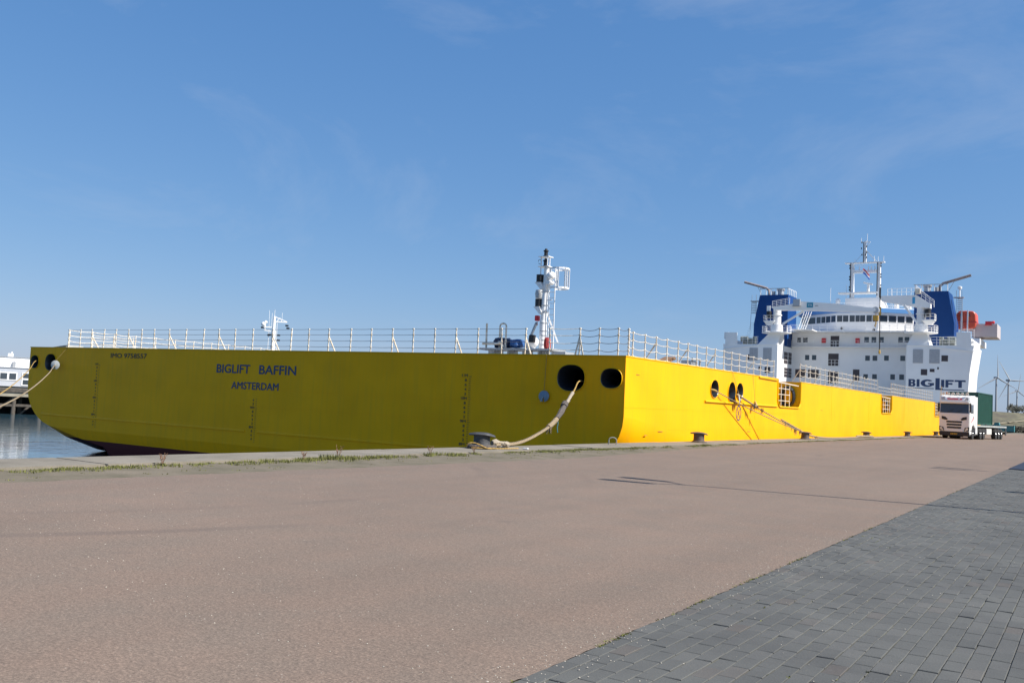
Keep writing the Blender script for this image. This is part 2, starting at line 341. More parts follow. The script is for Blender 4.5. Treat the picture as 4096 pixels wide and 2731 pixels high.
ZW = -3.1
mb = MB(); mb.add([(-6000, -3000, ZW), (-14.38, -3000, ZW), (-14.38, 9000, ZW), (-6000, 9000, ZW)], [(0, 1, 2, 3)])
tag(mb.build('water', WATER), kind='structure')
# terrain behind the quay wall: one body reaching the horizon
mb = MB(); mb.box(-14.40, 4000, -400, 9000, -9, -0.012); mb.box(-1500, -14.40, 222, 9000, -9, -0.012)
tag(mb.build('ground', DIRT), kind='structure')
# coping of the quay in long concrete blocks
cop = empty('quay_coping', (-13.75, 0, 0)); tag(cop, kind='structure')
y = -24.0; k = 0
while y < 260:
    ln = 8.2; mb = MB(); g_ = 0.008
    mb.box(-0.75, 0.72 + random.uniform(-.02, .02), g_, ln - g_, -1.2, 0.03 + random.uniform(-.004, .004))
    o = mb.build('concrete_block', CONC, cop, bevel=0.02); o.location = (0, y, 0); y += ln
mb = MB(); mb.box(-14.42, -13.2, -400, -24.02, -1.2, 0.03); mb.box(-14.42, -13.2, 262.1, 900, -1.2, 0.03); tag(mb.build('quay_wall', CONC), kind='structure')
# asphalt apron with uneven edges
mb = MB(); L_, R_ = [], []
y = -60.0
while y <= 420:
    st = 0.06 if 2 < y < 40 else 0.6
    e = noise.noise(Vector((y * 1.7, 0, 0))) * 0.10 + noise.noise(Vector((y * 9, 4, 0))) * 0.04
    dl = -11.45 + 0.045 * min(max(y - 6, 0), 14) * 0.9
    if y > 20: dl = -10.85 - min((y - 20) * 0.09, 1.9)
    L_.append((dl + e, y)); R_.append((-2.285 + noise.noise(Vector((y * 3.1, 9, 0))) * 0.018 + noise.noise(Vector((y * 22, 9, 3))) * 0.018, y)); y += st
vs_ = []; fs = []
for i in range(len(L_)):
    xs = [L_[i][0] + (R_[i][0] - L_[i][0]) * q / 3 for q in range(4)]
    vs_ += [(x, L_[i][1], 0.0) for x in xs]
    if i: fs += [((i - 1) * 4 + q, (i - 1) * 4 + q + 1, i * 4 + q + 1, i * 4 + q) for q in range(3)]
mb.add(vs_, fs); tag(mb.build('asphalt_road', ASPH), kind='structure')
# paved strip: bedding sheet plus real pavers
mb = MB(); mb.add([(-2.33, -60, -0.008), (9, -60, -0.008), (9, 400, -0.008), (-2.33, 400, -0.008)], [(0, 1, 2, 3)])
pvm = tag(mb.build('pavement', JOINT), kind='structure')
def paver_geo(mb, x, y, dz=0, tilt=0.0):
    a, b_, c_ = 0.0482, 0.1032, 0.0035
    X0, X1, Y0, Y1 = x - a, x + a, y - b_, y + b_; z = -0.001 + dz; zb = -0.02
    vs_ = [(X0, Y0, zb), (X1, Y0, zb), (X1, Y1, zb), (X0, Y1, zb), (X0, Y0, z - c_), (X1, Y0, z - c_), (X1, Y1, z - c_), (X0, Y1, z - c_),
           (X0 + c_, Y0 + c_, z - tilt), (X1 - c_, Y0 + c_, z + tilt), (X1 - c_, Y1 - c_, z + tilt), (X0 + c_, Y1 - c_, z - tilt)]
    fs = [(8, 9, 10, 11)]
    for i in range(4):
        j = (i + 1) % 4; fs += [(i, j, 4 + j, 4 + i), (4 + i, 4 + j, 8 + j, 8 + i)]
    mb.add(vs_, fs)
proto = MB(); paver_geo(proto, 0, 0); pm = proto.build('paver', PAVE, pvm)
cells = []
for i in range(0, 64):
    for j in range(-10, 215):
        x = -2.29 + 0.1 * (i + 0.5); yy = 0.21 * (j + 0.5) + (0.105 if i % 2 else 0)
        if x > 3.2 and yy > 20: continue
        v = Vector((x, yy, -1.30)); zc = v.dot(fw)
        vis = False
        if zc > 0.5:
            px = v.dot(r2) / zc * 3661.7; py = -v.dot(u2) / zc * 3661.7
            vis = abs(px) < 2080 and abs(py) < 1385
        cells.append((not vis, v.length, x, yy))
cells.sort()
rest = MB()
for q, (nv, d, x, yy) in enumerate(cells):
    dz = random.gauss(0, 0.0016) + .0022 * noise.noise(Vector((x * 1.3, yy * .6, 2))) - .0008; dz = max(dz, -.004); ti = random.gauss(0, 0.0013)
    if q < 300:
        o = pm if q == 0 else pm.copy()
        if q: col.objects.link(o); o.parent = pvm
        o.location = (x, yy, dz); o.rotation_euler = (0, ti * 12, random.gauss(0, 0.006))
    else: paver_geo(rest, x + random.gauss(0, .0008), yy + random.gauss(0, .0012), dz, ti)
tag(rest.build('paver_field', PAVE, pvm), kind='stuff')
# moss in the asphalt seam and grass verge along the coping
def tuft(mb, x, y, z, n, h, sp, lean=0.5):
    for _ in range(n):
        a = random.uniform(0, 6.28); r = sp * math.sqrt(random.random()); bx, by = x + r * math.cos(a), y + r * math.sin(a)
        hh = h * random.uniform(0.4, 1.2); a2 = random.uniform(0, 6.28); lx, ly = math.cos(a2) * hh * lean * random.random(), math.sin(a2) * hh * lean * random.random()
        w_ = random.uniform(0.004, 0.009); c, s = math.cos(a2 + 1.57) * w_, math.sin(a2 + 1.57) * w_
        mb.add([(bx - c, by - s, z), (bx + c, by + s, z), (bx + lx * .5 + c * .7, by + ly * .5 + s * .7, z + hh * .6), (bx + lx * .5 - c * .7, by + ly * .5 - s * .7, z + hh * .6), (bx + lx, by + ly, z + hh)], [(0, 1, 2, 3), (3, 2, 4)])
gr = MB()
y = 0.0
while y < 110:
    dens = 0.5 + 0.9 * noise.noise(Vector((y * 0.55, 3.3, 0))) + 0.5 * noise.noise(Vector((y * 2.1, 1.3, 0)))
    if y > 45: dens *= 0.55
    for _ in range(max(0, int(dens * 3.6)) if y < 40 else 1):
        x = -12.98 + abs(random.gauss(0, 0.22)) - 0.03
        hgt = 0.035 + 0.05 * max(0, noise.noise(Vector((y * 0.9, 7.7, 0)))) 
        if 13.2 < y < 15.4 or 16.6 < y < 17.6 or 11.5 < y < 12: hgt *= 1.9
        tuft(gr, x, y + random.uniform(0, .2), -0.012, 20, hgt, 0.11)
    if random.random() < 0.35: tuft(gr, random.uniform(-12.6, -11.5), y, -0.012, 8, 0.02, 0.08, 1.0)
    y += 0.10
tag(gr.build('verge_grass', GRASSM), 'patchy green grass growing along the concrete coping of the quay', 'grass', kind='stuff')
ms = MB()
for _ in range(260):
    y = random.uniform(3.4, 22) if random.random() < .7 else random.choice((4.5, 5.0, 6.2, 7.2, 8.6)) + random.gauss(0, .12)
    if noise.noise(Vector((y * 1.3, 5, 5))) > -0.05: tuft(ms, -2.287 + random.gauss(0, .007), y, -0.008, 9, 0.013, 0.012, 1.2)
for _ in range(420):
    i = random.randint(1, 14); y = random.uniform(3.6, 11); x = -2.29 + 0.1 * i
    if noise.noise(Vector((x * 1.2, y * 0.7, 1))) > 0.12: tuft(ms, x, y, -0.008, 6, 0.009, 0.02, 1.0)
tag(ms.build('joint_moss', GRASSM), 'moss and tiny grass in the seam between asphalt and pavers', 'moss', kind='stuff')
gt = MB(); PEB = mat('pale_grit', (.42, .38, .32), .9, var=.4, vscale=20)
for _ in range(2600):
    q = random.random(); y = 3.5 + 22 * random.random() ** 1.6; x = random.gauss(-2.3, .12) if q < .25 else random.uniform(-2.2, 1.5) if q < .4 else random.uniform(-11, -2.3)
    r_ = random.uniform(.0025, .0065); a = random.uniform(0, 6.28); d_ = [Vector((math.cos(a + k * 1.57) * r_ * random.uniform(.7, 1.2), math.sin(a + k * 1.57) * r_ * random.uniform(.7, 1.2), 0)) for k in range(4)]; c = Vector((x, y, .001))
    gt.add([c + d for d in d_] + [c + Vector((0, 0, r_ * .8))], [(0, 1, 4), (1, 2, 4), (2, 3, 4), (3, 0, 4)])
tag(gt.build('grit', PEB), 'pale grit and crumbs of stone scattered over asphalt and pavers', 'grit', kind='stuff')
wl = [(-12.9, 9.7, 0.20, 'small reddish dry weed by the coping beside the open water at left'), (-12.92, 12.9, 0.16, 'reddish weed at the coping below the ship name, left of the lush tuft'), (-12.95, 13.9, 0.26, 'thin tall dry weed stalks at the coping, below the port of registry'),
      (-12.92, 16.9, 0.22, 'sparse dry weed at the coping between the two grassy clumps'), (-12.95, 18.7, 0.2, 'thin weed stalks at the coping left of the nearest bollard')]
for x, y, h, lb in wl:
    r_ = MB()
    for _ in range(9):
        a = random.uniform(0, 6.28); l_ = h * random.uniform(.5, 1); t_ = Vector((x + math.cos(a) * l_ * .35, y + math.sin(a) * l_ * .35, l_)); m_ = Vector((x, y, 0)).lerp(t_, .5) + Vector((0, 0, l_ * .1))
        r_.tube([(x, y, -.012), m_, t_], [.004, .003, .0015], 4)
        for q in range(5):
            s = m_.lerp(t_, q / 4); r_.tube([s, s + Vector((random.uniform(-.03, .03), random.uniform(-.03, .03), .02))], .0035, 3)
    o = empty('weed_plant', (0, 0, 0)); r_.build('stalks', DRY, o); lf = MB(); tuft(lf, x, y, -0.012, 40, .05, .07); lf.build('leaves', GRASSM, o); tag(o, lb, 'weed', 'weeds along the quay edge')

# ------------------------------------------------------------------ SHIP
def S(s, t, h): return (-s, t, h - 12)
ship = empty('cargo_ship', (-15.667, 32.824, 3.345), (0.00407, 0, 0))
tag(ship, 'long yellow heavy cargo ship moored stern-on along the quay, white deckhouse at far end', 'ship')
def sbox(mb, s0, s1, t0, t1, h0, h1): mb.box(-max(s0, s1), -min(s0, s1), t0, t1, h0 - 12, h1 - 12)
# hull loft (below h = 9.1), both sides
def section(t):
    key = [(0, 7.05, 9.60, 3.6), (1.2, 6.3, 9.5, 3.7), (3, 5.6, 9.2, 3.9), (8, 4.9, 8.2, 4.2), (14, 3.0, 6.0, 4.0), (30, 0.0, 2.6, 2.8), (128, 0, 2.6, 2.8), (150, 0, 4.0, 5), (173, 2.5, 7, 7)]
    for a, b in zip(key, key[1:]):
        if a[0] <= t <= b[0]:
            f = (t - a[0]) / (b[0] - a[0]); return [a[i] + (b[i] - a[i]) * f for i in range(1, 4)]
def inset(t, h):
    if t <= 132: return 0.0
    f = (t - 132) / 41.0; full = 20.6 * f ** 1.35
    return full * (1.0 - 0.35 * max(0, min(1, (h - 4) / 8)) * (1 - f))
ts = [0, .4, .8, 1.2, 2, 3, 4, 5.5, 7, 8, 10, 12, 14, 18, 24, 30, 45, 60, 80, 100, 120, 128, 132, 138, 144, 150, 156, 162, 168, 173]
NP = 18
def sec_pts(t):
    hb, hk, a = section(t); p = []
    for i in range(5): p.append((0.0, 9.6 + (hk - 9.6) * i / 4))
    for i in range(1, 11):
        q = math.pi / 2 * i / 10; e = 1.0
        p.append((a * (1 - math.cos(q) ** e), hk + (hb - hk) * math.sin(q) ** e))
    for i in range(1, 4): p.append((a + (21 - a) * i / 3, hb))
    return [(s + inset(t, h) * (1 - s / 21), h) for s, h in p]
vs_, fs, mi = [], [], []
for side in (0, 1):
    base = len(vs_)
    for t in ts:
        for s, h in sec_pts(t): vs_.append(S(s if side == 0 else 42 - s, t, h))
    for i in range(len(ts) - 1):
        for j in range(NP - 1):
            q = (base + i * NP + j, base + (i + 1) * NP + j, base + (i + 1) * NP + j + 1, base + i * NP + j + 1); fs.append(q)
            mi.append(0)
mb = MB(); mb.v = vs_; mb.f = fs; mb.m = mi
hull = mb.build('hull', [YEL, RED_AF], ship, smooth=True, angle=30)
# skeg at port quarter and starboard quarter
def sell(cs, ch, a, b, n=40, e=0.72):
    r = []
    for i in range(n):
        q = 2 * math.pi * i / n; c, s = math.cos(q), math.sin(q)
        r.append((cs + a * math.copysign(abs(c) ** e, c), ch + b * math.copysign(abs(s) ** e, s)))
    return r
# transom plate
outl = [(0, 12), (0, 9.6)]
for i in range(1, 11):
    q = math.pi / 2 * i / 10; outl.append((3.6 * (1 - math.cos(q)), 9.6 - 2.55 * math.sin(q)))
outl = outl + [(42 - s, h) for s, h in reversed(outl)]
SH = [(2.42, 11.07, 0.64, 0.54), (0.60, 11.10, 0.47, 0.40), (39.62, 11.07, 0.58, 0.52), (41.38, 11.07, 0.45, 0.41)]
mb = MB(); mb.plate([outl] + [sell(c, h, a, b, 40, .85) for c, h, a, b in SH], lambda s, h: S(s, 0, h)); transom = mb.build('transom', YEL, ship)
co = [(38.75, 7.06), (37.6, 6.80), (36.4, 6.56), (34.9, 6.30), (34.0, 6.16), (33.75, 5.95), (33.4, 5.5), (33.2, 4.3)]
co = co + [(42 - s_, h) for s_, h in reversed(co)]
mb = MB(); mb.plate([co], lambda s_, h: S(s_, max(0, 7.06 - h) * .30 - .002, h)); mb.build('counter_plate', YEL, ship)
# starboard topside plate with fairlead holes and three mooring recesses
def notch(t0, t1, b):
    r = .55; pts = [(t0, 12), (t0, b + r)]
    for i in range(1, 7): q = math.pi / 2 * i / 6; pts.append((t0 + r - r * math.cos(q), b + r - r * math.sin(q)))
    for i in range(0, 7): q = math.pi / 2 * i / 6; pts.append((t1 - r + r * math.sin(q), b + r - r * math.cos(q)))
    return pts + [(t1, 12)]
NT = [(20.5, 25.42), (50.95, 55.9), (82.0, 86.9)]
def side_outline(): 
    o = [(0, 9.6), (0, 12)]
    for a, b in NT: o += notch(a, b, 10.37)
    return o + [(132, 12), (132, 9.6)]
SIDEH = [(10.0, 11.05, 0.53, 0.43), (12.5, 10.95, 0.53, 0.53), (13.72, 11.05, 0.51, 0.43)]
mb = MB(); mb.plate([side_outline()] + [sell(c, h, a, b, 40, .95) for c, h, a, b in SIDEH], lambda t, h: S(0, t, h)); sidep = mb.build('side_plating', YEL, ship)
mb = MB(); mb.plate([[(0, 9.6), (0, 12), (132, 12), (132, 9.6)]], lambda t, h: S(42, t, h)); mb.build('side_plating', YEL, ship)
# bow topsides
mb = MB(); bt = [132, 136, 140, 144, 150, 156, 162, 168, 173]
for sd in (0, 1):
    for a, b in zip(bt, bt[1:]):
        for h0, h1 in ((9.6, 12), (12, 12.6)):
            q = [S((inset(t, h) if sd == 0 else 42 - inset(t, h)), t, h) for t, h in ((a, h0), (b, h0), (b, h1), (a, h1))]; mb.add(q, [(0, 1, 2, 3)])
mb.build('bow_plating', YEL, ship)
# deck with recess cut-outs
dk = [(0.02, 0.02)]
for a, b in NT: dk += [(0.02, a), (3.0, a), (3.0, b), (0.02, b)]
dk += [(0.02, 132), (7.0, 156), (20, 172.5), (22, 172.5), (35, 156), (41.98, 132), (41.98, 0.02)]
mb = MB(); mb.plate([dk], lambda s, t: S(s, t, 11.985)); deck = mb.build('deck', DECK, ship)
for a, b in NT:
    mb = MB()
    mb.add([S(3.0, a, 12), S(3.0, b, 12), S(3.0, b, 10.35), S(3.0, a, 10.35)], [(0, 1, 2, 3)])
    mb.add([S(0.01, a, 12), S(3.0, a, 12), S(3.0, a, 10.35), S(0.01, a, 10.35)], [(0, 1, 2, 3)])
    mb.add([S(0.01, b, 12), S(3.0, b, 12), S(3.0, b, 10.35), S(0.01, b, 10.35)], [(0, 1, 2, 3)])
    mb.add([S(0.01, a, 10.36), S(3.0, a, 10.36), S(3.0, b, 10.36), S(0.01, b, 10.36)], [(0, 1, 2, 3)])
    rec = mb.build('mooring_recess', YELP, ship)
    # rounded sill bar, rails and chocks of the recess
    mb = MB(); pts = notch(a, b, 10.37); mb.tube([S(-0.02, p[0], p[1]) for p in pts], 0.05, 8); mb.build('sill_bar', YELP, rec, smooth=True)
    mb = MB(); far = a + 3.1
    lo, hi = (a + .05, a + 3.1) if a < 40 else (a + 1.6, b - .1)
    for hh in (10.75, 11.12, 11.47): mb.cyl(S(.16, lo, hh), S(.16, hi, hh), .022, n=6)
    mb.cyl(S(.12, a + .05, 11.83), S(.12, b - .1, 11.74), .035, n=6)
    for q in range(4): tt = lo + .35 + (hi - lo - .4) * q / 3; mb.tube([S(.16, tt, 10.38), S(.16, tt, 11.7), S(.13, tt - .12, 11.8)], .026, 6)
    mb.build('guard_rail', WHITE2, rec)
    for (pl, cc, hh, ra, rb) in (('b', b - .75, 11.02, .34, .6), ('b', a + 2.7, 11.05, .3, .5), ('b', a + .7, 10.85, .3, .42)):
        mb = MB(); rings = [(.10, 0), (.11, -.10), (.02, -.16), (-.06, -.10), (-.12, .02)]
        vs_ = []; n = 24
        for off, dp in rings:
            for p in sell(cc, hh, ra + off, rb + off, n, .9): vs_.append(S(2.98 + dp, p[0], p[1]))
        fs = [(j * n + i, j * n + (i + 1) % n, (j + 1) * n + (i + 1) % n, (j + 1) * n + i) for j in range(len(rings) - 1) for i in range(n)] + [tuple(range((len(rings) - 1) * n, len(rings) * n))]
        mb.add(vs_, fs); mb.build('panama_chock', CHOCK, rec, smooth=True)
    mb = MB(); vs_ = []; n = 24
    for off, dp in [(.08, 0), (.09, -.14), (.0, -.22), (-.08, -.14), (-.16, .05)]:
        for p in sell(.78, 11.05, .40 + off, .58 + off, n, .9): vs_.append(S(p[0], b - .02 + dp, p[1]))
    fs = [(j * n + i, j * n + (i + 1) % n, (j + 1) * n + (i + 1) % n, (j + 1) * n + i) for j in range(4) for i in range(n)] + [tuple(range(4 * n, 5 * n))]
    mb.add(vs_, fs); mb.build('panama_chock', CHOCK, rec, smooth=True)
    if a < 40:
        mb = MB(); sbox(mb, 2.2, 2.7, a + 1.5, a + 1.95, 10.9, 11.35); mb.build('red_fitting', REDP, rec, bevel=.04)
# fairleads: bell-mouthed chocks through the plating
def fairlead(c, h, a, b, fn, ex=.85, name='fairlead'):
    n = 40; rings = [(.022, .0), (.024, -.035), (.012, -.05), (-.004, -.045), (-.03, .03), (-.10, .2), (-.15, .55), (-.15, 1.2)]
    vs_ = []; 
    for off, dp in rings:
        for p in sell(c, h, a + off, b + off, n, ex): vs_.append(fn(p[0], p[1], dp))
    mb = MB(); mb.v = [tuple(q) for q in vs_]
    for j in range(len(rings) - 1):
        for i in range(n): mb.f.append((j * n + i, j * n + (i + 1) % n, (j + 1) * n + (i + 1) % n, (j + 1) * n + i)); mb.m.append(0 if j < 3 else 1)
    return mb.build(name, [YELP, CHOCK], ship, smooth=True, angle=60)
for c, h, a, b in SH: fairlead(c, h, a, b, lambda s, hh, d: S(s, d, hh))
for c, h, a, b in SIDEH: fairlead(c, h, a, b, lambda t, hh, d: S(d, t, hh), .95)
# black sheets added behind the holes, blocking daylight inside the mooring deck
mb = MB(); mb.box(-41.9, -0.1, 4.5, 4.55, -4.5, -0.03); mb.box(-4.05, -4.0, 4.6, 130, -4.5, -1.75); mb.build('blackout_bulkhead', BLACK, hull)
# weld seams, lap plates, rubbing bars
mb = MB()
for hh in (10.0, 9.1):
    mb.box(-41.80, -0.20, -0.010, 0.004, hh - 12 - .012, hh - 12 + .012)
mb.build('weld_seam', YEL, transom)
mb = MB()
for hh, e, b0 in ((9.98, 62, .05), (9.1, 128, 4.5)): mb.box(-0.004, 0.009, b0, e, hh - 12 - .01, hh - 12 + .01)
for tt in (16.4, 33.5, 46, 62.3, 74.5, 93): mb.box(-0.004, 0.007, tt - .01, tt + .01, -2.4, -.02)
mb.build('weld_seam', YEL, sidep)
for s0, s1 in ((1.6, 20.6), (21.6, 41.0)):       # knuckle: the plate below steps in
    mb = MB(); mb.prism([(0.004, 7.75), (-0.035, 7.765), (-0.04, 7.80), (0.004, 7.90)], lambda p, d: S(d, p[0], p[1]), max(s0, 1.75), min(s1, 40.25)); mb.build('knuckle_plate', YEL, transom)
mb = MB(); mb.cyl(S(-.03, 8.75, 10.42), S(-.03, 20.4, 10.39), .05, n=8); mb.cyl(S(-.03, 16.9, 11.93), S(-.03, 20.3, 11.90), .05, n=8)
mb.build('rubbing_bar', YELP, sidep, smooth=True)
# bulwark cap along deck edge
mb = MB(); mb.box(-42.02, .02, -.03, .06, -.02, .02)
ct = 0.06
for a, b in NT + [(131, 131)]: mb.box(-.06, .02, ct, a, -.02, .02); ct = b
mb.box(-42.02, -41.94, .06, 131, -.02, .02); mb.build('deck_edge_bar', YELP, ship)
# lettering
fT = lambda d: (lambda u, v: S(u, -d, v))
mb = MB()
text_into(mb, 'BIGLIFT', fT(.012), 24.04, 21.47, 10.79, 11.24, .035); mb.build('ship_name', NAVY, transom)
mb = MB(); text_into(mb, 'BAFFIN', fT(.012), 20.76, 18.12, 10.79, 11.24, .035); mb.build('ship_name', NAVY, transom)
mb = MB(); text_into(mb, 'AMSTERDAM', fT(.012), 22.80, 19.29, 9.97, 10.34, .035); mb.build('home_port', NAVY, transom)
mb = MB(); text_into(mb, 'IMO 9758557', fT(.012), 33.46, 30.09, 11.44, 11.71, .03); mb.build('registry_number', MARK, transom)
def draft_col(s0, top, bot):
    mb = MB(); h = top
    k = 0
    while h > bot:
        m10 = round(h * 10)
        if m10 % 10 == 0: text_into(mb, '%dM' % (m10 // 10), fT(.012), s0 + .42, s0 + .12, h - .02, h + .10, .03)
        elif m10 % 2 == 0: text_into(mb, str(m10 % 10), fT(.012), s0 + .26, s0 + .16, h - .02, h + .09, .03)
        ln = .15 if m10 % 10 == 0 else .10
        mb.box(-(s0 + .05), -(s0 + .05 - ln), -.014, -.004, h - 12 - .008, h - 12 + .008)
        h = round(h - .1, 3)
    return tag(mb.build('draft_scale', MARK, transom), kind='stuff')
draft_col(7.47, 11.0, 7.2); draft_col(34.53, 11.0, 7.2); draft_col(20.85, 9.5, 7.2)
# tug-push mark: circle with a cross
mb = MB(); fS = lambda u, v: S(-.012, u, v)
n = 28; ring = []
for rr in (.40, .33): ring += [fS(13.7 + rr * math.cos(2 * math.pi * i / n), 9.92 + rr * math.sin(2 * math.pi * i / n)) for i in range(n)]
mb.add(ring, [(i, (i + 1) % n, n + (i + 1) % n, n + i) for i in range(n)])
for sg in (-1, 1):
    c = Vector((13.7, 9.92)); d = Vector((.24, .27 * sg)); e = Vector((-d.y, d.x)).normalized() * .025
    mb.add([fS(*(c - d - e)), fS(*(c + d - e)), fS(*(c + d + e)), fS(*(c - d + e))], [(0, 1, 2, 3)])
mb.build('pusher_mark', NAVY, sidep)
mb = MB()
for (t_, h_) in ((2.0, 8.85), (15.2, 8.95), (3.4, 9.0), (30.5, 10.3), (52, 10.2), (44.5, 11.4), (1.0, 11.3), (70, 10.1)): mb.box(0.0, .015, t_, t_ + random.uniform(.15, .5), h_ - 12, h_ - 12 + .025)
tag(mb.build('scuff_mark', RUST, sidep), kind='stuff')

# railings ----------------------------------------------------------
def rail(name, pts, heights, rope_mat, sag=0.03, hp=1.12, r=.012, braces=(), rp=.021, cleat=True):
    cur = []
    mb = MB()
    for k, hh in enumerate(heights):
        for a, b in zip(pts, pts[1:]):
            a = Vector(a); b = Vector(b); sg = sag * random.uniform(.5, 1.4)
            mb.tube([a.lerp(b, q / 4) + Vector((0, 0, hh - sg * 4 * (q / 4) * (1 - q / 4))) for q in range(5)], r, 5, cap=False)
    root = mb.build(name, rope_mat, ship)
    pm_ = MB(); pm_.box(-rp, rp, -rp, rp, 0, hp)
    if cleat:
        for hh in heights: pm_.box(-rp - .02, rp + .02, -rp - .02, rp + .02, hh - .02, hh + .025)
    first = pm_.build('post', WHITE2, root); me = first.data
    for i, q in enumerate(pts):
        o = first if i == 0 else first.copy()
        if i: col.objects.link(o); o.parent = root
        o.location = q; o.rotation_euler = (random.gauss(0, .012), random.gauss(0, .012), 0)
    for q, d in braces:
        b = MB(); q = Vector(q); d = Vector(d); b.beam(q + Vector((0, 0, .75)), q + d, .05); b.build('brace', WHITE2, root)
    return root
H4 = (.22, .52, .81, 1.08); zk = 0.02
stern_s = [38.1, 36.88, 35.7, 34.5, 33.3, 32.1, 30.85, 29.7, 28.35, 26.95, 25.45, 24.2, 22.9, 21.55, 20.07, 18.75, 17.5, 16.15, 14.7, 13.4, 12.1, 10.85, 9.6, 8.43, 7.22, 5.98, 4.78]
WIRE = mat('dark_wire', (0.10, 0.11, 0.13), rough=0.6)
rail('stern_railing', [S(s, .12, 12.02) for s in stern_s], H4, WIRE, sag=.012, r=.010, braces=[(S(s, .12, 12.02), (0, .5, 0)) for s in stern_s[2::3]])
rail('stern_railing', [S(s, .12, 12.02) for s in (3.59, 2.17)], H4, WHITE2, sag=.05, r=.013, braces=[(S(2.17, .12, 12.02), (-.18, .0, 0)), (S(2.17, .12, 12.02), (.18, .0, 0))])
rail('corner_railing', [S(s, t, 12.02) for s, t in ((2.17, .14), (1.28, .12), (.42, .12), (.12, .45))], H4, WIRE, sag=.07, r=.012)
rail('side_railing', [S(.12, t, 12.02) for t in (.45, .83, 2.02, 3.18, 4.35, 5.57, 6.75, 7.91, 9.12, 10.3, 11.55, 12.72, 13.91, 15.12, 16.34, 17.53, 18.75, 20.0)], (.04, .36, .68, .98), WHITE2, sag=.05, r=.0135, hp=1.02,
     braces=[(S(.12, t, 12.02), (-.5, 0, 0)) for t in (3.18, 6.75, 10.3, 16.34)])
rail('side_railing', [S(.12, 25.6 + 1.27 * i, 12.02) for i in range(20)], (.04, .40, .75, 1.1), WHITE2, sag=.05, r=.0135, hp=1.18, braces=[(S(.12, 25.6 + 1.27 * i, 12.02), (-.5, 0, 0)) for i in range(0, 20, 4)])
rail('side_railing', [S(.12, 56.1 + 1.25 * i, 12.02) for i in range(21)], (.04, .40, .75, 1.1), WHITE2, sag=.05, r=.0135, hp=1.18)
rail('inner_railing', [S(2.3, 43.5 + 1.3 * i, 12.02) for i in range(6)], (.04, .40, .75, 1.1), WHITE2, sag=.05, r=.0135, hp=1.18)
rail('inner_railing', [S(3.1, 66 + 1.3 * i, 12.02) for i in range(12)], (.04, .40, .75, 1.1), WHITE2, sag=.05, r=.0135, hp=1.18)
rail('side_railing', [S(.12, 87.3 + 1.3 * i, 12.02) for i in range(26)], (.04, .40, .75, 1.1), WHITE2, sag=.05, r=.0135, hp=1.18)
rail('port_railing', [S(38.3, .3 + 1.55 * i, 12.02) for i in range(17)], (.40, .75, 1.08), WHITE2, sag=.05, r=.016, hp=1.12)
rail('port_railing', [S(41.6, 4 + 1.55 * i, 12.02) for i in range(3)], (.40, .75, 1.08), WHITE2, sag=.05, r=.016, hp=1.12)
# small deck gear seen over the edge
mb = MB(); mb.prism([(5.9, 12.15), (6.9, 12.4), (7.1, 12.3), (6.3, 12.1)], lambda p, d: S(.8 + d, p[0], p[1]), 0, .5); mb.build('deck_flap', RUST, ship)
mb = MB(); mb.tube([S(.5, 8.3, 12.0), S(.5, 8.3, 12.4), S(.5, 9.3, 12.42), S(.5, 9.3, 12.0)], .05, 6); sbox(mb, .6, 1.1, 8.4, 9.2, 12, 12.33); mb.build('roller_frame', GREYM, ship)
mb = MB(); mb.prism([(39.9, 12.0), (38.2, 12.16), (38.15, 12.0)], lambda p, d: S(p[0], d, p[1]), .05, 1.2); mb.build('deck_flap', DECK, ship)

# ------------------------------------------------------------------ stern light mast
def lantern(mb, c, r, h):
    c = Vector(c); mb.lathe(c, [(r * 1.15, 0), (r * 1.15, h * .14), (r * .8, h * .16), (r * .8, h * .62), (r * 1.1, h * .64), (r * 1.1, h * .8), (r * .6, h * .82), (r * .5, h)], 12)
T_ = 2.0
mb = MB(); mb.cyl(S(5.05, T_, 12.0), S(5.05, T_, 13.6), .165, n=14); mb.cyl(S(5.05, T_, 13.6), S(4.98, T_, 16.0), .14, .13, n=14)
mast = mb.build('light_mast', WHITE, ship, smooth=True)
mb = MB()
for hh in (12.35, 12.55, 12.75, 12.95, 13.15, 13.5, 14.0, 14.3, 14.9): mb.lathe(S(5.04, T_, hh), [(.172, 0), (.172, .03)], 12)
mb.build('pipe_clamp', GREYM, mast)
mb = MB(); mb.beam(S(5.40, T_, 13.55), S(5.92, T_, 12.36), .09); mb.build('brace', GREYM, mast)
mb = MB(); mb.beam(S(4.98, T_ + .1, 14.05), S(4.5, T_ + .4, 12.7), .07); mb.build('brace', WHITE, mast)
mb = MB()
for s_ in (5.30, 4.86): mb.beam(S(s_, T_, 15.4), S(s_, T_, 16.46), .035)
mb.beam(S(4.86, T_ - .2, 16.0), S(4.86, T_ - .2, 16.46), .03)
sbox(mb, 4.8, 5.33, T_ - .22, T_ + .22, 16.02, 16.05); sbox(mb, 4.8, 5.33, T_ - .22, T_ + .22, 16.46, 16.49)
mb.build('lantern_frame', WHITE, mast)
for hh in (16.05, 16.49):
    mb = MB(); lantern(mb, S(5.07, T_, hh), .105, .36); mb.build('lantern', BLACK, mast, smooth=True)
mb = MB(); mb.tube([S(5.38 + .08 * math.cos(q), T_, 16.28 + .1 * math.sin(q)) for q in [i * 2 * math.pi / 10 for i in range(10)]], .012, 5); mb.build('cable_loop', BLACK, mast)
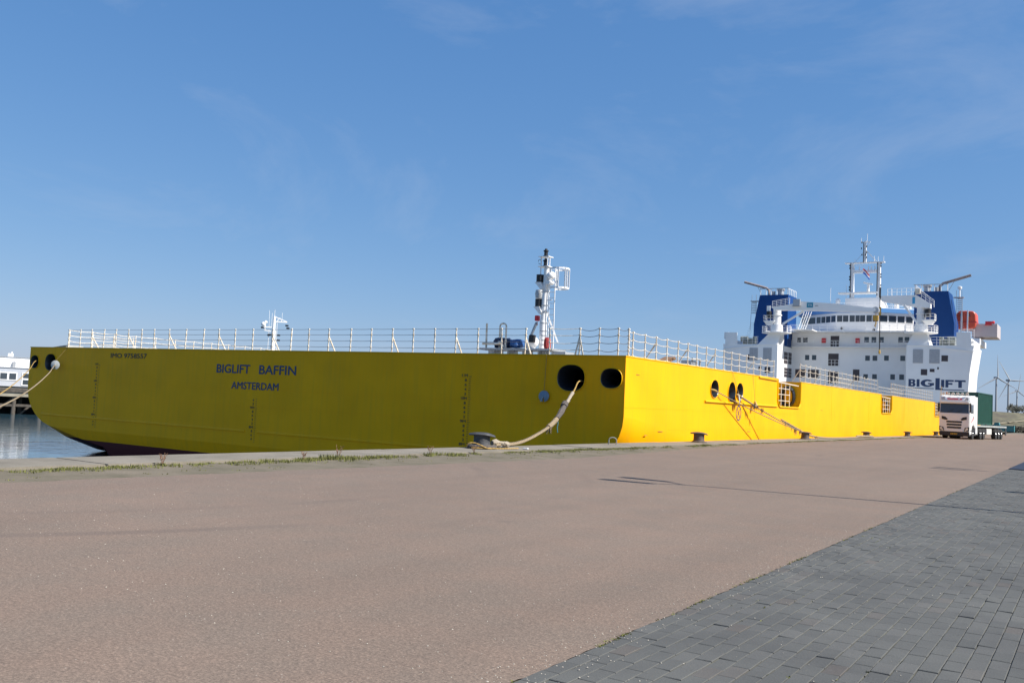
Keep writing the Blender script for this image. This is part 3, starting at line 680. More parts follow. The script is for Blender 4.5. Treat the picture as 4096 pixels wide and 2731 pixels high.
for s_, hh in ((5.29, 15.35), (5.30, 14.26)):
    mb = MB(); mb.cyl(S(s_, T_ - .05, hh), S(s_, T_ - .05, hh + .31), .165, n=12); mb.lathe(S(s_, T_ - .05, hh + .31), [(.17, 0), (.17, .02)], 12); mb.build('sidelight', BLACK, mast, smooth=True)
    mb = MB(); mb.prism([(s_ + .19, hh - .01), (s_ - .12, hh - .01), (s_ - .26, hh - .32), (s_ - .14, hh - .36)], lambda p, d: S(p[0], T_ + d, p[1]), -.2, .15); mb.build('light_bracket', WHITE, mast)
mb = MB(); mb.lathe(S(5.5, T_ + .3, 14.62), [(.05, 0), (.17, .05), (.2, .25), (.17, .42), (.04, .45)], 12); mb.build('floodlight', GREYM, mast, smooth=True)
mb = MB(); mb.sphere(S(4.73, T_ - .05, 15.62), .2, 14, 8); mb.cyl(S(4.73, T_ - .3, 15.3), S(4.73, T_ + .1, 15.3), .1); mb.build('horn', WHITE, mast, smooth=True)
mb = MB()
for s_ in (4.80, 4.52): mb.beam(S(s_ + .03, T_, 16.0), S(s_ - .02, T_, 12.1), .035)
for i in range(15): hh = 12.4 + .25 * i; mb.beam(S(4.80, T_, hh), S(4.51, T_, hh - .015), .025)
for hh in (14.55, 15.3): mb.beam(S(5.0, T_, hh), S(4.66, T_, hh), .05)
mb.build('ladder', WHITE, mast)
mb = MB(); c = Vector(S(4.38, T_ + .1, 0))
for hh in (15.07, 15.93):
    pts = [Vector((c.x + .42 * math.cos(q), c.y + .42 * math.sin(q), hh - 12)) for q in [-2.6 + 5.2 * i / 14 for i in range(15)]]
    for a, b in zip(pts, pts[1:]): mb.beam(a, b, .02, .075)
for q in (-2.4, -1.2, -.45, .45, 1.2, 2.4): mb.beam((c.x + .42 * math.cos(q), c.y + .42 * math.sin(q), 3.05), (c.x + .42 * math.cos(q), c.y + .42 * math.sin(q), 3.96), .06, .02)
mb.build('safety_cage', WHITE, mast)
mb = MB(); sbox(mb, 4.2, 8.02, T_ - .6, T_ + .6, 12.27, 12.36)
for s_ in (7.5, 6.6, 5.8, 5.0, 4.3): sbox(mb, s_ - .15 if s_ > 7 else s_ - .04, s_ + .15 if s_ > 7 else s_ + .04, T_ - .4, T_ + .4, 12.0, 12.27)
sbox(mb, 3.65, 4.25, T_ - .4, T_ + .4, 12.1, 12.24)
mb.build('mast_platform', GREYM, mast)
mb = MB(); mb.cyl(S(7.85, T_ - .3, 12.38), S(7.87, T_ - .3, 13.5), .045, n=8)
mb.tube([S(7.13, T_ - .3, 12.38), S(7.14, T_ - .3, 13.3)] + [S(6.97 + .17 * math.cos(q), T_ - .3, 13.36 + .13 * math.sin(q)) for q in [i * math.pi / 6 for i in range(7)]] + [S(6.8, T_ - .3, 13.1), S(6.8, T_ - .3, 12.6)], .04, 8)
mb.cyl(S(6.8, T_ - .3, 12.75), S(6.8, T_ - .3, 12.38), .055, n=8); mb.cyl(S(7.95, T_ - .45, 12.56), S(6.95, T_ - .45, 12.56), .055, n=8)
mb.tube([S(7.1, T_ - .4, 12.6), S(6.95, T_ - .4, 12.66), S(6.9, T_ - .4, 12.4)], .09, 8)
mb.build('vent_pipe', WHITE2, mast, smooth=True)
mb = MB(); mb.sphere(S(5.36, T_ - .3, 12.65), .26, 12, 8); mb.cyl(S(5.36, T_ - .3, 12.36), S(5.36, T_ - .3, 12.5), .12); mb.build('searchlight', WHITE, mast, smooth=True)
mb = MB(); sbox(mb, 5.15, 5.4, T_ - .62, T_ - .4, 12.62, 12.95); mb.build('junction_box', BLACK, mast, bevel=.02)
mb = MB(); mb.box(-5.46, -5.28, T_ - .1, T_ + .1, 1.62, 1.86); mb.beam(S(5.38, T_, 13.62), S(5.36, T_, 13.4), .04); mb.build('red_floodlight', REDP, mast, bevel=.02)
def blob(name, c, sz, m, lab, cat, seed, loc=None):
    bm = bmesh.new(); bmesh.ops.create_icosphere(bm, subdivisions=4, radius=1)
    for v in bm.verts:
        p = v.co.copy(); q = Vector([math.copysign(abs(a) ** .55, a) for a in p]); nn = noise.noise(p * 1.9 + Vector((seed, 0, 0))) * .16 + noise.noise(p * 5 + Vector((seed, 4, 0))) * .07
        v.co = Vector((q.x * sz[0], q.y * sz[1], q.z * sz[2])) * (0.86 + nn)
    me = bpy.data.meshes.new(name); bm.to_mesh(me); bm.free(); me.materials.append(m)
    o = bpy.data.objects.new(name, me); col.objects.link(o); o.location = c; tag(o, lab, cat); return o
def ship_world(s, t, h): return Vector((-15.667 - s, 32.824 + t, 3.345 + h - 12 + .00407 * t))
blob('covered_equipment', ship_world(7.1, T_, 12.62), (.46, .45, .27), TARPD, 'dark navy tarpaulin bundle on the platform beside the stern mast', 'bundle', 1)
blob('covered_equipment', ship_world(6.36, T_, 12.60), (.32, .4, .22), TARPB, 'bright blue tarpaulin bundle on the platform beside the stern mast', 'bundle', 5)
blob('red_bag', ship_world(4.5, T_ - .5, 12.58), (.13, .2, .30), mat('red_canvas', (.30, .03, .03), .8), 'red canvas bag at the foot of the stern mast ladder', 'bag', 9)

# ------------------------------------------------------------------ deckhouse
def window(mb_parent, s0, s1, h0, h1, t, fr=.05, gm=None, name='window', frm=None):
    mb = MB()
    a, b = min(s0, s1), max(s0, s1); c, d = min(h0, h1), max(h0, h1)
    mb.cur = 0
    sbox(mb, a - fr, b + fr, t - .045, t + .03, d, d + fr); sbox(mb, a - fr, b + fr, t - .045, t + .03, c - fr, c)
    sbox(mb, a - fr, a, t - .045, t + .03, c, d); sbox(mb, b, b + fr, t - .045, t + .03, c, d)
    mb.cur = 1; sbox(mb, a, b, t - .018, t + .02, c, d)
    return mb.build(name, [frm or WHITE, gm or GLASS], mb_parent)
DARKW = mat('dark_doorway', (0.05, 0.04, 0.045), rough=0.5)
# port and starboard blocks (flare a little towards the top)
for sd in (0, 1):
    f = (lambda s: s) if sd == 0 else (lambda s: 42 - s)
    mb = MB()
    pts = lambda t: [S(f(1.5), t, 12), S(f(10.5), t, 12), S(f(10.5), t, 21.85), S(f(.62), t, 21.85), S(f(1.2), t, 17.5)]
    a, b = pts(127), pts(138.5); mb.add(a + b, [(0, 1, 2, 3, 4), (9, 8, 7, 6, 5)] + [(i, 5 + i, 5 + (i + 1) % 5, (i + 1) % 5) for i in range(5)])
    blk = mb.build('deckhouse_block', WHITE, ship)
    # lower edge strip of the bulwark, raised corner panel
    mb = MB(); mb.beam(S(f(.6), 126.96, 20.95), S(f(7.0), 126.96, 21.66), .1, .18, (0, -1, 0)); mb.build('bulwark_strip', WHITE, blk)
    mb = MB(); sbox(mb, f(1.1), f(3.15), 127, 127.12, 21.86, 23.95); sbox(mb, f(1.0), f(1.1), 127, 140, 21.86, 23.0); mb.build('bulwark_panel', WHITE, blk)
    for s0, s1 in ((5.53, 7.04), (7.98, 9.49)):
        mb = MB(); sbox(mb, f(s0), f(s1), 126.93, 127.02, 18.95, 21.2); lv = mb.build('louvre', GREYL, blk)
        mb = MB()
        for q in range(11): sbox(mb, f(s0 + .04), f(s1 - .04), 126.90, 126.945, 19.05 + q * .19, 19.05 + q * .19 + .10)
        sbox(mb, f((s0 + s1) / 2 - .03), f((s0 + s1) / 2 + .03), 126.89, 126.95, 18.97, 21.15)
        mb.build('slat', GREYL, lv)
    W4 = ((4.3, 5.26, 19.29, 20.26), (7.3, 8.26, 17.03, 18.0), (6.23, 6.94, 17.56, 18.08)) if sd == 0 else ((5.25, 6.29, 19.04, 20.02), (8.33, 9.35, 16.79, 17.85), (7.23, 7.78, 17.34, 17.93))
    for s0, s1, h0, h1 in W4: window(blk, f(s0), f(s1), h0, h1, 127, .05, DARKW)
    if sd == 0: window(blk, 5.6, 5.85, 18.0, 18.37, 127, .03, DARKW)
    # railing and gear on the roof of the block
    mb = MB()
    for hh in (22.3, 22.75, 23.2): mb.cyl(S(f(3.2), 127.1, hh), S(f(7), 127.1, hh), .025, n=5)
    for q in range(5): mb.cyl(S(f(3.3 + q * .9), 127.1, 21.85), S(f(3.3 + q * .9), 127.1, 23.2), .03, n=5)
    mb.build('roof_railing', WHITE, blk)
    mb = MB(); sbox(mb, f(3.6), f(5.2), 129, 131, 21.85, 23.1); mb.cyl(S(f(4.6), 128.6, 22.9), S(f(3.4), 128.6, 22.9), .5, n=14); mb.cyl(S(f(5.6), 129.5, 21.85), S(f(5.6), 129.5, 23.4), .35, n=10); mb.build('mooring_winch', mat('winch_grey', (.22, .24, .22), .6, var=.3), blk)
    mb = MB(); mb.cyl(S(f(1.4), 127.3, 21.85), S(f(1.4), 127.3, 23.4), .06, n=6); sbox(mb, f(.7), f(1.6), 127.2, 127.9, 22.8 if sd else 22.2, 24.0 if sd else 22.6); mb.build('lamp_box', WHITE, blk)
    if sd == 1:      # tall panes on the lit inboard face
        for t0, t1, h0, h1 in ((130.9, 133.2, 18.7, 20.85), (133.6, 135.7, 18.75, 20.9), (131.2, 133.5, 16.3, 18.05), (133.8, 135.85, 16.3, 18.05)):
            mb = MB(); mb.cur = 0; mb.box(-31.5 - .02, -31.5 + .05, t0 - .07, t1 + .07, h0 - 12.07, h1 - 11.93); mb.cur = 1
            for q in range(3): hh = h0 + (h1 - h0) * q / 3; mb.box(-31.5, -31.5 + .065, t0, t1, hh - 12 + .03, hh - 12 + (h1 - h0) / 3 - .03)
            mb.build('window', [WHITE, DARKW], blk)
# company name on the starboard block: slab letters, an L that drops through a rule
mb = MB(); fB = lambda u, v: S(u, 126.985, v)
def slab(loops, s0, s1, h0=15.16, h1=16.36): mb.plate([[(s0 + (s1 - s0) * x, h0 + (h1 - h0) * y) for x, y in lp] for lp in loops], fB)
def arc(cx, cy, rx, ry, a0, a1, n=8): return [(cx + rx * math.cos(R(a0 + (a1 - a0) * i / n)), cy + ry * math.sin(R(a0 + (a1 - a0) * i / n))) for i in range(n + 1)]
slab([[(0, 0)] + arc(.68, .28, .32, .28, -90, 60) + arc(.66, .74, .30, .26, -55, 90) + [(0, 1)], [(.36, .2), (.36, .4), (.58, .4), (.66, .3), (.58, .2)], [(.36, .6), (.36, .8), (.56, .8), (.63, .7), (.56, .6)]], 10.08, 9.02)
slab([[(0, 0), (1, 0), (1, 1), (0, 1)]], 8.86, 8.42)
slab([arc(.5, .5, .5, .5, 40, 325, 22) + [(1, .22), (1, .55), (.55, .55), (.55, .36), (.68, .36), (.68, .24)] + arc(.52, .5, .22, .28, 300, 60, 10)[::1][:0] + [(.52, .2), (.36, .3), (.32, .5), (.36, .7), (.52, .8), (.66, .72)]], 8.26, 6.28)
slab([[(0, 0), (1, 0), (1, 1), (0, 1)]], 5.25, 4.78)
slab([[(0, 0), (.36, 0), (.36, .38), (.85, .38), (.85, .6), (.36, .6), (.36, .78), (1, .78), (1, 1), (0, 1)]], 4.62, 3.42)
slab([[(.34, 0), (.66, 0), (.66, .78), (1, .78), (1, 1), (0, 1), (0, .78), (.34, .78)]], 3.30, 1.72)
fq = lambda s0, s1, h0, h1: mb.add([fB(s0, h0), fB(s1, h0), fB(s1, h1), fB(s0, h1)], [(0, 1, 2, 3)])
fq(6.08, 5.45, 14.72, 16.60); fq(5.45, 4.95, 14.72, 15.0); fq(4.95, 1.9, 14.72, 14.86); fq(10.1, 6.3, 14.86, 14.98)
mb.build('company_lettering', NAVY, bpy.data.objects['deckhouse_block'])
# centre block
mb = MB(); sbox(mb, 10.5, 31.5, 136, 152, 12, 24.62); ctr = mb.build('deckhouse_centre', WHITE, ship)
for s0, s1, h0, h1 in [(30.55, 29.92, 22.89, 23.77), (29.52, 28.71, 22.9, 23.77), (18.89, 18.1, 22.96, 23.9), (17.68, 16.9, 22.96, 23.9), (16.46, 15.65, 22.96, 23.9), (13.29, 12.55, 23.0, 23.9), (12.27, 11.52, 23.0, 23.9),
                       (29.1, 28.34, 19.68, 20.6), (27.86, 27.09, 19.7, 20.6), (18.67, 17.89, 19.73, 20.63), (17.44, 16.66, 19.75, 20.65), (15.54, 14.77, 19.79, 20.68), (12.91, 12.13, 19.79, 20.68),
                       (18.93, 18.16, 16.51, 17.36), (17.45, 16.66, 16.55, 17.39), (14.47, 13.71, 16.52, 17.44), (13.02, 12.26, 16.53, 17.45)]:
    window(ctr, s0, s1, h0, h1, 136)
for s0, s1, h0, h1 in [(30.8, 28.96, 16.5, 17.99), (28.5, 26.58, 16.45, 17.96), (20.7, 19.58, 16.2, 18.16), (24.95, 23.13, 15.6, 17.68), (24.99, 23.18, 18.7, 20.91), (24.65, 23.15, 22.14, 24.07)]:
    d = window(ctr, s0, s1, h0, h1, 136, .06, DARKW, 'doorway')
for s0, s1, h0, h1 in [(24.99, 23.18, 18.7, 19.8), (24.65, 23.15, 22.14, 23.1)]:
    mb = MB()
    for q in range(4): sbox(mb, s1 + (s0 - s1) * q / 3 - .03, s1 + (s0 - s1) * q / 3 + .03, 135.85, 135.9, h0, h1)
    for q in (0, .5, 1): sbox(mb, s1, s0, 135.84, 135.91, h0 + (h1 - h0) * q - .025, h0 + (h1 - h0) * q + .025)
    mb.build('door_rail', WHITE, ctr)
for s0, s1 in ((26.18, 25.46), (20.35, 19.66)): mb = MB(); sbox(mb, s1, s0, 135.7, 136.02, 22.82, 23.66); mb.build('red_locker', REDP, ctr, bevel=.05)
def deck_rail(parent, pts, hh, n, name='railing', r=.025, lev=(.45, .8, 1.1)):
    mb = MB()
    for a, b in zip(pts, pts[1:]):
        a = Vector(a); b = Vector(b)
        for l_ in lev: mb.cyl(a + Vector((0, 0, l_)), b + Vector((0, 0, l_)), r, n=5)
        for q in range(n + 1): p = a.lerp(b, q / n); mb.cyl(p, p + Vector((0, 0, lev[-1])), r * 1.2, n=5)
    return mb.build(name, WHITE, parent)
mb = MB(); sbox(mb, 10.6, 31.4, 134.9, 136.01, 21.98, 22.1); mb.build('balcony', WHITE, ctr)
deck_rail(ctr, [S(31.3, 134.95, 22.1), S(10.7, 134.95, 22.1)], 1, 16, lev=(.55, 1.08))
mb = MB(); sbox(mb, 9.2, 32.8, 134.2, 152, 24.63, 24.85); bd = mb.build('bridge_deck', WHITE, ship)
mb = MB()
for q in range(12): mb.sphere(S(10.5 + q * 1.9, 134.3, 24.58), .11, 8, 4)
mb.build('deck_lamp', WHITE, bd)
deck_rail(bd, [S(32.7, 134.3, 24.85), S(9.3, 134.3, 24.85)], 1, 18)
# wheelhouse with angled wings
plan = [(17.0, 138.0), (24.2, 138.0), (30.6, 142.4), (32.2, 144.5), (32.2, 150), (9.8, 150), (9.8, 144), (11.8, 141.8)]
def ring(mb, pl, h0, h1, off=0):
    c = Vector((21, 144.5)); pp = [((p[0] + off * (1 if p[0] > 21 else -1)), p[1] - (off if p[1] < 145 else -off)) for p in pl]
    mb.prism(pp, lambda p, d: S(p[0], p[1], d), h0, h1)
mb = MB(); ring(mb, plan, 24.85, 28.5); whl = mb.build('wheelhouse', WHITE, ship)
mb = MB(); ring(mb, plan, 28.42, 29.15, .45); mb.build('fascia', BLUEL, whl)
mb = MB(); ring(mb, plan, 29.15, 29.28, .3); mb.build('roof', WHITE, whl)
def wall_win(a, b, f0, f1, h0, h1):
    a = Vector(a); b = Vector(b); p = a.lerp(b, f0); q = a.lerp(b, f1); d = (b - a).normalized(); nrm = Vector((-d.y, d.x))
    if nrm.y > 0: nrm = -nrm
    mb = MB(); o1 = nrm * .03; o2 = nrm * -.03
    mb.cur = 0; e = d * .06
    for (u, v, z0, z1, k) in ((p - e, q + e, h0 - .06, h0, .05), (p - e, q + e, h1, h1 + .06, .05), (p - e, p, h0, h1, .05), (q, q + e, h0, h1, .05)):
        oo = nrm * k; mb.hexa([S(*(u + oo), z0), S(*(v + oo), z0), S(*(v + o2), z0), S(*(u + o2), z0), S(*(u + oo), z1), S(*(v + oo), z1), S(*(v + o2), z1), S(*(u + o2), z1)])
    mb.cur = 1; mb.hexa([S(*(p + o1), h0), S(*(q + o1), h0), S(*(q + o2), h0), S(*(p + o2), h0), S(*(p + o1), h1), S(*(q + o1), h1), S(*(q + o2), h1), S(*(p + o2), h1)])
    mb.build('window', [WHITE, GLASS], whl)
for f0, f1 in ((.01, .135), (.15, .28), (.31, .43), (.44, .54), (.555, .68), (.71, .84), (.855, .985)): wall_win((17.0, 138.0), (24.2, 138.0), f0, f1, 26.8, 27.95)
for f0, f1 in ((.03, .25), (.29, .50), (.54, .74), (.78, .97)): wall_win((17.0, 138.0), (11.8, 141.8), f0, f1, 26.8, 27.95)
for f0, f1 in ((.02, .17), (.19, .34), (.36, .50), (.52, .66), (.70, .97)): wall_win((24.2, 138.0), (30.6, 142.4), f0, f1, 26.8, 27.95)
wall_win((30.6, 142.4), (32.2, 144.5), .1, .9, 26.8, 27.95); wall_win((11.8, 141.8), (9.8, 144), .1, .9, 26.8, 27.95)
mb = MB(); mb.cyl(S(23.2, 137.9, 25.6), S(23.2, 137.75, 25.6), .22, n=12); mb.cyl(S(17.7, 137.9, 25.3), S(17.7, 137.75, 25.3), .22, n=12); mb.build('hose_reel', BLACK, whl)
# compass deck and mast portal
deck_rail(whl, [S(31, 143.5, 29.28), S(24.2, 138.3, 29.28), S(17, 138.3, 29.28), S(11, 142.5, 29.28)], 1, 6, lev=(.5, 1.0))
mb = MB(); sbox(mb, 17.4, 23.4, 141, 147, 29.28, 31.45); cmp_ = mb.build('compass_house', WHITE, ship)
mb = MB()
for s_ in (22.4, 17.75):
    mb.hexa([S(s_ + .32, 141.2, 31.4), S(s_ - .32, 141.2, 31.4), S(s_ - .32, 142.2, 31.4), S(s_ + .32, 142.2, 31.4), S(s_ + .22, 141.4, 37.9), S(s_ - .22, 141.4, 37.9), S(s_ - .22, 142, 37.9), S(s_ + .22, 142, 37.9)])
sbox(mb, 17.5, 22.6, 141.4, 142, 36.12, 36.62); sbox(mb, 16.8, 23.7, 141.3, 142.1, 37.9, 38.08); sbox(mb, 17.9, 24.75, 141, 142.6, 32.3, 32.55)
rm = mb.build('radar_mast', WHITE, ship)
mb = MB(); mb.hexa([S(20.55, 141.5, 38), S(20.0, 141.5, 38), S(20.0, 142, 38), S(20.55, 142, 38), S(20.4, 141.6, 42), S(20.1, 141.6, 42), S(20.1, 141.9, 42), S(20.4, 141.9, 42)])
sbox(mb, 19.4, 20.9, 141.6, 141.9, 41.75, 41.85); mb.beam(S(20.0, 141.7, 41.0), S(19.45, 141.7, 41.75), .08); mb.build('top_mast', WHITE, rm)
mb = MB(); mb.beam(S(20.1, 141.7, 40.3), S(18.2, 141.7, 38.1), .14); mb.build('stay', WHITE, rm)
mb = MB(); mb.beam(S(20.5, 141.7, 40), S(22, 141.7, 38.1), .04); mb.build('stay', GREYM, rm)
mb = MB()
for s_, z0, z1 in ((22.62, 31.6, 37.9), (17.98, 31.9, 37.9), (20.42, 37.95, 41.7)): mb.cyl(S(s_, 141.15, z0), S(s_, 141.15, z1), .075, n=6)
mb.build('cable_run', BLACK, rm)
mb = MB()
for s_, z0, z1 in ((19.9, 41.8, 43.35), (20.95, 41.7, 42.6), (17.95, 38, 39.1), (17.0, 38, 39.1), (22.0, 38, 38.8), (18.6, 38, 39.2), (23.4, 29.3, 34), (26.2, 29.3, 33.5), (15.6, 29.3, 33.2)): mb.cyl(S(s_, 141.6, z0), S(s_, 141.6, z1), .04, n=5)
mb.build('antenna', WHITE, rm)
mb = MB()
for s_, hh in ((22.85, 37.4), (22.85, 36.9), (22.85, 35.3), (22.85, 34.8), (22.85, 33.4), (22.85, 32.9), (17.4, 37.6), (17.4, 37.1), (17.4, 35.6), (17.4, 35.1), (17.4, 33.6), (17.4, 33.1), (20.8, 41.6), (20.85, 40.5), (20.75, 39.3), (19.95, 40.8), (19.95, 39.7), (20.1, 39.3), (19.95, 38.8)):
    mb.cyl(S(s_, 141.5, hh), S(s_, 141.5, hh + .3), .09, n=8)
mb.build('navigation_lamp', BLACK, rm)
mb = MB()
for s_ in (22.1, 21.2, 19.6, 19.1, 18.5, 18.0): mb.cyl(S(s_, 141.7, 36.6), S(s_, 141.7, 37.3), .09, n=8)
mb.cyl(S(22.2, 141.7, 37.6), S(20.3, 141.7, 37.5), .05, n=6); mb.build('horn_and_lamp_row', WHITE, rm)
mb = MB(); mb.beam(S(20.2, 140.6, 34.2), S(18.6, 140.6, 33.8), .3, .28); mb.cyl(S(19.4, 140.8, 32.5), S(19.4, 140.8, 33.8), .28, .2, n=10); mb.build('radar_scanner', WHITE, rm, bevel=.04)
mb = MB(); mb.sphere(S(24.7, 141, 30.9), .45, 14, 8, 1.3); mb.cyl(S(24.7, 141, 29.3), S(24.7, 141, 30.6), .3, n=12); mb.build('satellite_dome', WHITE, rm, smooth=True)
mb = MB(); sbox(mb, 14.4, 15.0, 141, 142, 29.28, 31); sbox(mb, 12.4, 13.4, 142, 143, 29.28, 30.2); mb.beam(S(16.9, 141, 31.2), S(16.0, 141, 29.4), .5, .3); mb.build('roof_locker', WHITE, cmp_, bevel=.05)
# funnels
for sd in (0, 1):
    f = (lambda s: s) if sd == 0 else (lambda s: 42 - s)
    pr = [(4.2, 21.85), (4.22, 26.0), (5.2, 31.35), (10.4, 31.35), (10.4, 21.85)]
    mb = MB(); mb.prism(pr, lambda p, d: S(f(p[0]), d, p[1]), 133.0, 138.6); fn_ = mb.build('funnel', BLUE, ship)
    deck_rail(fn_, [S(f(5.3), 133.1, 31.35), S(f(10.3), 133.1, 31.35), S(f(10.3), 138.5, 31.35)], 1, 5, 'top_frame', .05, (1.15,))
    mb = MB(); sbox(mb, f(5.2), f(10.5), 132.9, 133.1, 32.45, 32.55); mb.cyl(S(f(8.6), 134.6, 31.3), S(f(8.6), 134.6, 32.3), .55, n=14); mb.lathe(S(f(8.6), 134.6, 32.2), [(.6, 0), (.72, .15), (.72, .42)], 14); mb.cyl(S(f(7.2), 134.6, 31.3), S(f(7.2), 134.6, 32.2), .4, n=12); mb.build('exhaust_stack', GREYM, fn_, smooth=True)
    mb = MB(); mb.tube([S(f(6.6), 134, 31.3), S(f(6.6), 134, 32.3), S(f(6.1), 134, 32.75), S(f(1.9), 134, 34.0)], .23, 10); mb.build('exhaust_pipe', mat('sooty_pipe', (.28, .23, .22), .7, var=.3), fn_, smooth=True)
    mb = MB(); mb.beam(S(f(5.2), 134, 31.6), S(f(4.4), 134, 33.1), .07); mb.build('pipe_stay', GREYM, fn_)
    mb = MB()
    for a, b in ((f(4.0), f(3.2)),):
        for q in range(7): sbox(mb, a, b, 134.5, 135.2, 28.2 + q * .33, 28.26 + q * .33)
    mb.beam(S(f(4.1), 134.4, 25), S(f(4.1), 134.4, 31.6), .07); mb.beam(S(f(3.1), 134.4, 25), S(f(3.3), 134.4, 31.6), .06); sbox(mb, f(3.0), f(4.6), 134.3, 135.5, 30.4, 30.48)
    for q in range(8): mb.beam(S(f(3.1 - .12 * q + .0), 134.4, 24.8 - .38 * q + 1.5), S(f(3.9 - .12 * q), 134.4, 24.8 - .38 * q + 1.5), .05)
    mb.build('access_ladder', GREYM, fn_)
    mb = MB(); mb.cyl(S(f(3.8), 136, 30.4), S(f(3.8), 136, 32.0), .12, n=8); mb.lathe(S(f(3.8), 136, 32.0), [(.3, 0), (.34, .1), (.34, .4), (.1, .48)], 12)
    if sd == 0: mb.build('antenna_pole', WHITE, fn_, smooth=True)
# inclined stays beside the wheelhouse
mb = MB()
for a_, b_ in ((28.08, 28.67), (27.25, 27.87)):
    for o_ in (0, .45): mb.beam(S(b_ + o_, 131, 24.85), S(a_ + o_, 132.5, 28.1), .09)
    for q in range(6): f_ = q / 6; mb.beam(S(b_ + (a_ - b_) * f_, 131 + 1.5 * f_, 24.85 + 3.2 * f_), S(b_ + (a_ - b_) * f_ + .45, 131 + 1.5 * f_, 24.85 + 3.2 * f_), .06)
sbox(mb, 26.6, 30.2, 130.6, 134.25, 24.66, 24.82); mb.build('bridge_ladder', WHITE, bd)
# deck cranes
for sd in (0, 1):
    f = (lambda s: s) if sd == 0 else (lambda s: 42 - s)
    cs = 8.55 if sd == 0 else 9.85; c = f(cs)
    mb = MB(); mb.hexa([S(f(10.49), 126.9, 21.8), S(f(7.0), 126.9, 21.8), S(f(7.0), 131, 21.8), S(f(10.49), 131, 21.8), S(f(cs + .95), 127.6, 24.0), S(f(cs - .95), 127.6, 24.0), S(f(cs - .95), 129.6, 24.0), S(f(cs + .95), 129.6, 24.0)])
    crn = mb.build('deck_crane', WHITE, ship)
    mb = MB(); mb.cyl(S(c, 128.4, 23.9), S(c, 128.4, 25.4), 1.08, .98, n=20); mb.cyl(S(c, 128.4, 25.4), S(c, 128.4, 28.2), .72, .66, n=18); mb.lathe(S(c, 128.4, 27.0), [(.85, 0), (.85, .16)], 18); mb.build('column', WHITE, crn, smooth=True)
    mb = MB(); mb.lathe(S(c, 128.4, 23.92), [(.9, -.25), (2.55, -.02), (2.55, .08), (.9, .1)], 24); mb.build('platform', WHITE, crn)
    mb = MB()
    for l_ in (.4, .75, 1.1): mb.tube([S(c + 2.5 * math.cos(q), 128.4 + 2.5 * math.sin(q), 24 + l_) for q in [i * 2 * math.pi / 24 for i in range(25)]], .035, 5)
    for i in range(12): q = i * math.pi / 6; mb.cyl(S(c + 2.5 * math.cos(q), 128.4 + 2.5 * math.sin(q), 24), S(c + 2.5 * math.cos(q), 128.4 + 2.5 * math.sin(q), 25.1), .045, n=5)
    mb.build('platform_railing', WHITE, crn)
    sg = -1 if sd == 0 else 1; c2_ = c + sg * 1.15
    mb = MB(); sbox(mb, c2_ - .95, c2_ + .95, 127.3, 129.3, 25.95, 26.08); mb.hexa([S(c2_ - .9, 127.3, 25.95), S(c2_ + .9, 127.3, 25.95), S(c2_ + .9, 129.3, 25.95), S(c2_ - .9, 129.3, 25.95), S(c2_ - .5, 127.8, 25.3), S(c2_ + .5, 127.8, 25.3), S(c2_ + .5, 129, 25.3), S(c2_ - .5, 129, 25.3)]); mb.build('upper_platform', WHITE, crn)
    deck_rail(crn, [S(c2_ - .95, 129.3, 26.05), S(c2_ - .95, 127.3, 26.05), S(c2_ + .95, 127.3, 26.05), S(c2_ + .95, 129.3, 26.05)], 1, 3, 'upper_railing', .03, (.5, .95))
    mb = MB(); mb.cyl(S(c2_ + .1, 127.9, 26.5), S(c2_ + .1, 127.9, 27.75), .55, .45, n=14); mb.build('winch_drum', BLACK, crn)
    mb = MB(); sbox(mb, c2_ - .05, c2_ + .55, 127.8, 127.95, 27.8, 28.75); mb.build('lamp_frame', WHITE, crn)
# port boom: long box girder lying across the ship, starboard boom shorter and raised
def girder(name, prof, t0, t1, parent): 
    mb = MB(); mb.prism(prof, lambda p, d: S(p[0], d, p[1]), t0, t1); return mb.build(name, WHITE, parent)
cr_s, cr_p = [o for o in ship.children if o.name.startswith('deck_crane')]
if cr_s.name != 'deck_crane': cr_s, cr_p = cr_p, cr_s
bp_ = girder('boom', [(32.7, 28.35), (31.9, 27.82), (27.2, 27.72), (21.2, 27.45), (15.6, 27.25), (15.2, 27.55), (15.4, 27.9), (21.2, 28.72), (25.0, 29.05), (27.5, 29.25), (29.5, 28.75)], 126.3, 127.5, cr_p)
mb = MB(); mb.beam(S(30.75, 127, 25.4), S(27.2, 127, 27.6), .3); mb.build('luffing_cylinder', WHITE, cr_p)
mb = MB(); sbox(mb, 25.4, 26.45, 126.24, 126.31, 28.15, 29.0); sg_ = mb.build('boom_sign', TEAL, cr_p); mb = MB(); text_into(mb, 'TTS', lambda u, v: S(u, 126.23, v), 26.25, 25.6, 28.42, 28.72, .02); mb.build('sign_lettering', WHITE, sg_)
mb = MB(); text_into(mb, 'SWL', lambda u, v: S(u, 126.28, v), 25.1, 24.5, 28.35, 28.55, .02); mb.build('load_marking', MARK, bp_)
mb = MB(); sbox(mb, 27.4, 28.9, 125.7, 126.3, 28.35, 28.42); sbox(mb, 27.5, 28.7, 125.75, 126.25, 28.42, 29.6); mb.build('winch_box', GREYM, bp_, bevel=.06)
deck_rail(bp_, [S(32.4, 126.2, 28.3), S(29.4, 126.2, 28.8)], 1, 4, 'boom_railing', .035, (.2, .5, .8, 1.05))
mb = MB(); mb.cyl(S(15.3, 126.4, 27.6), S(15.3, 127.4, 27.6), .55, n=14); mb.build('tip_sheave', GREYM, bp_)
HOOKM = mat('hook_yellow', (.55, .32, .04), .6, var=.4, vscale=5)
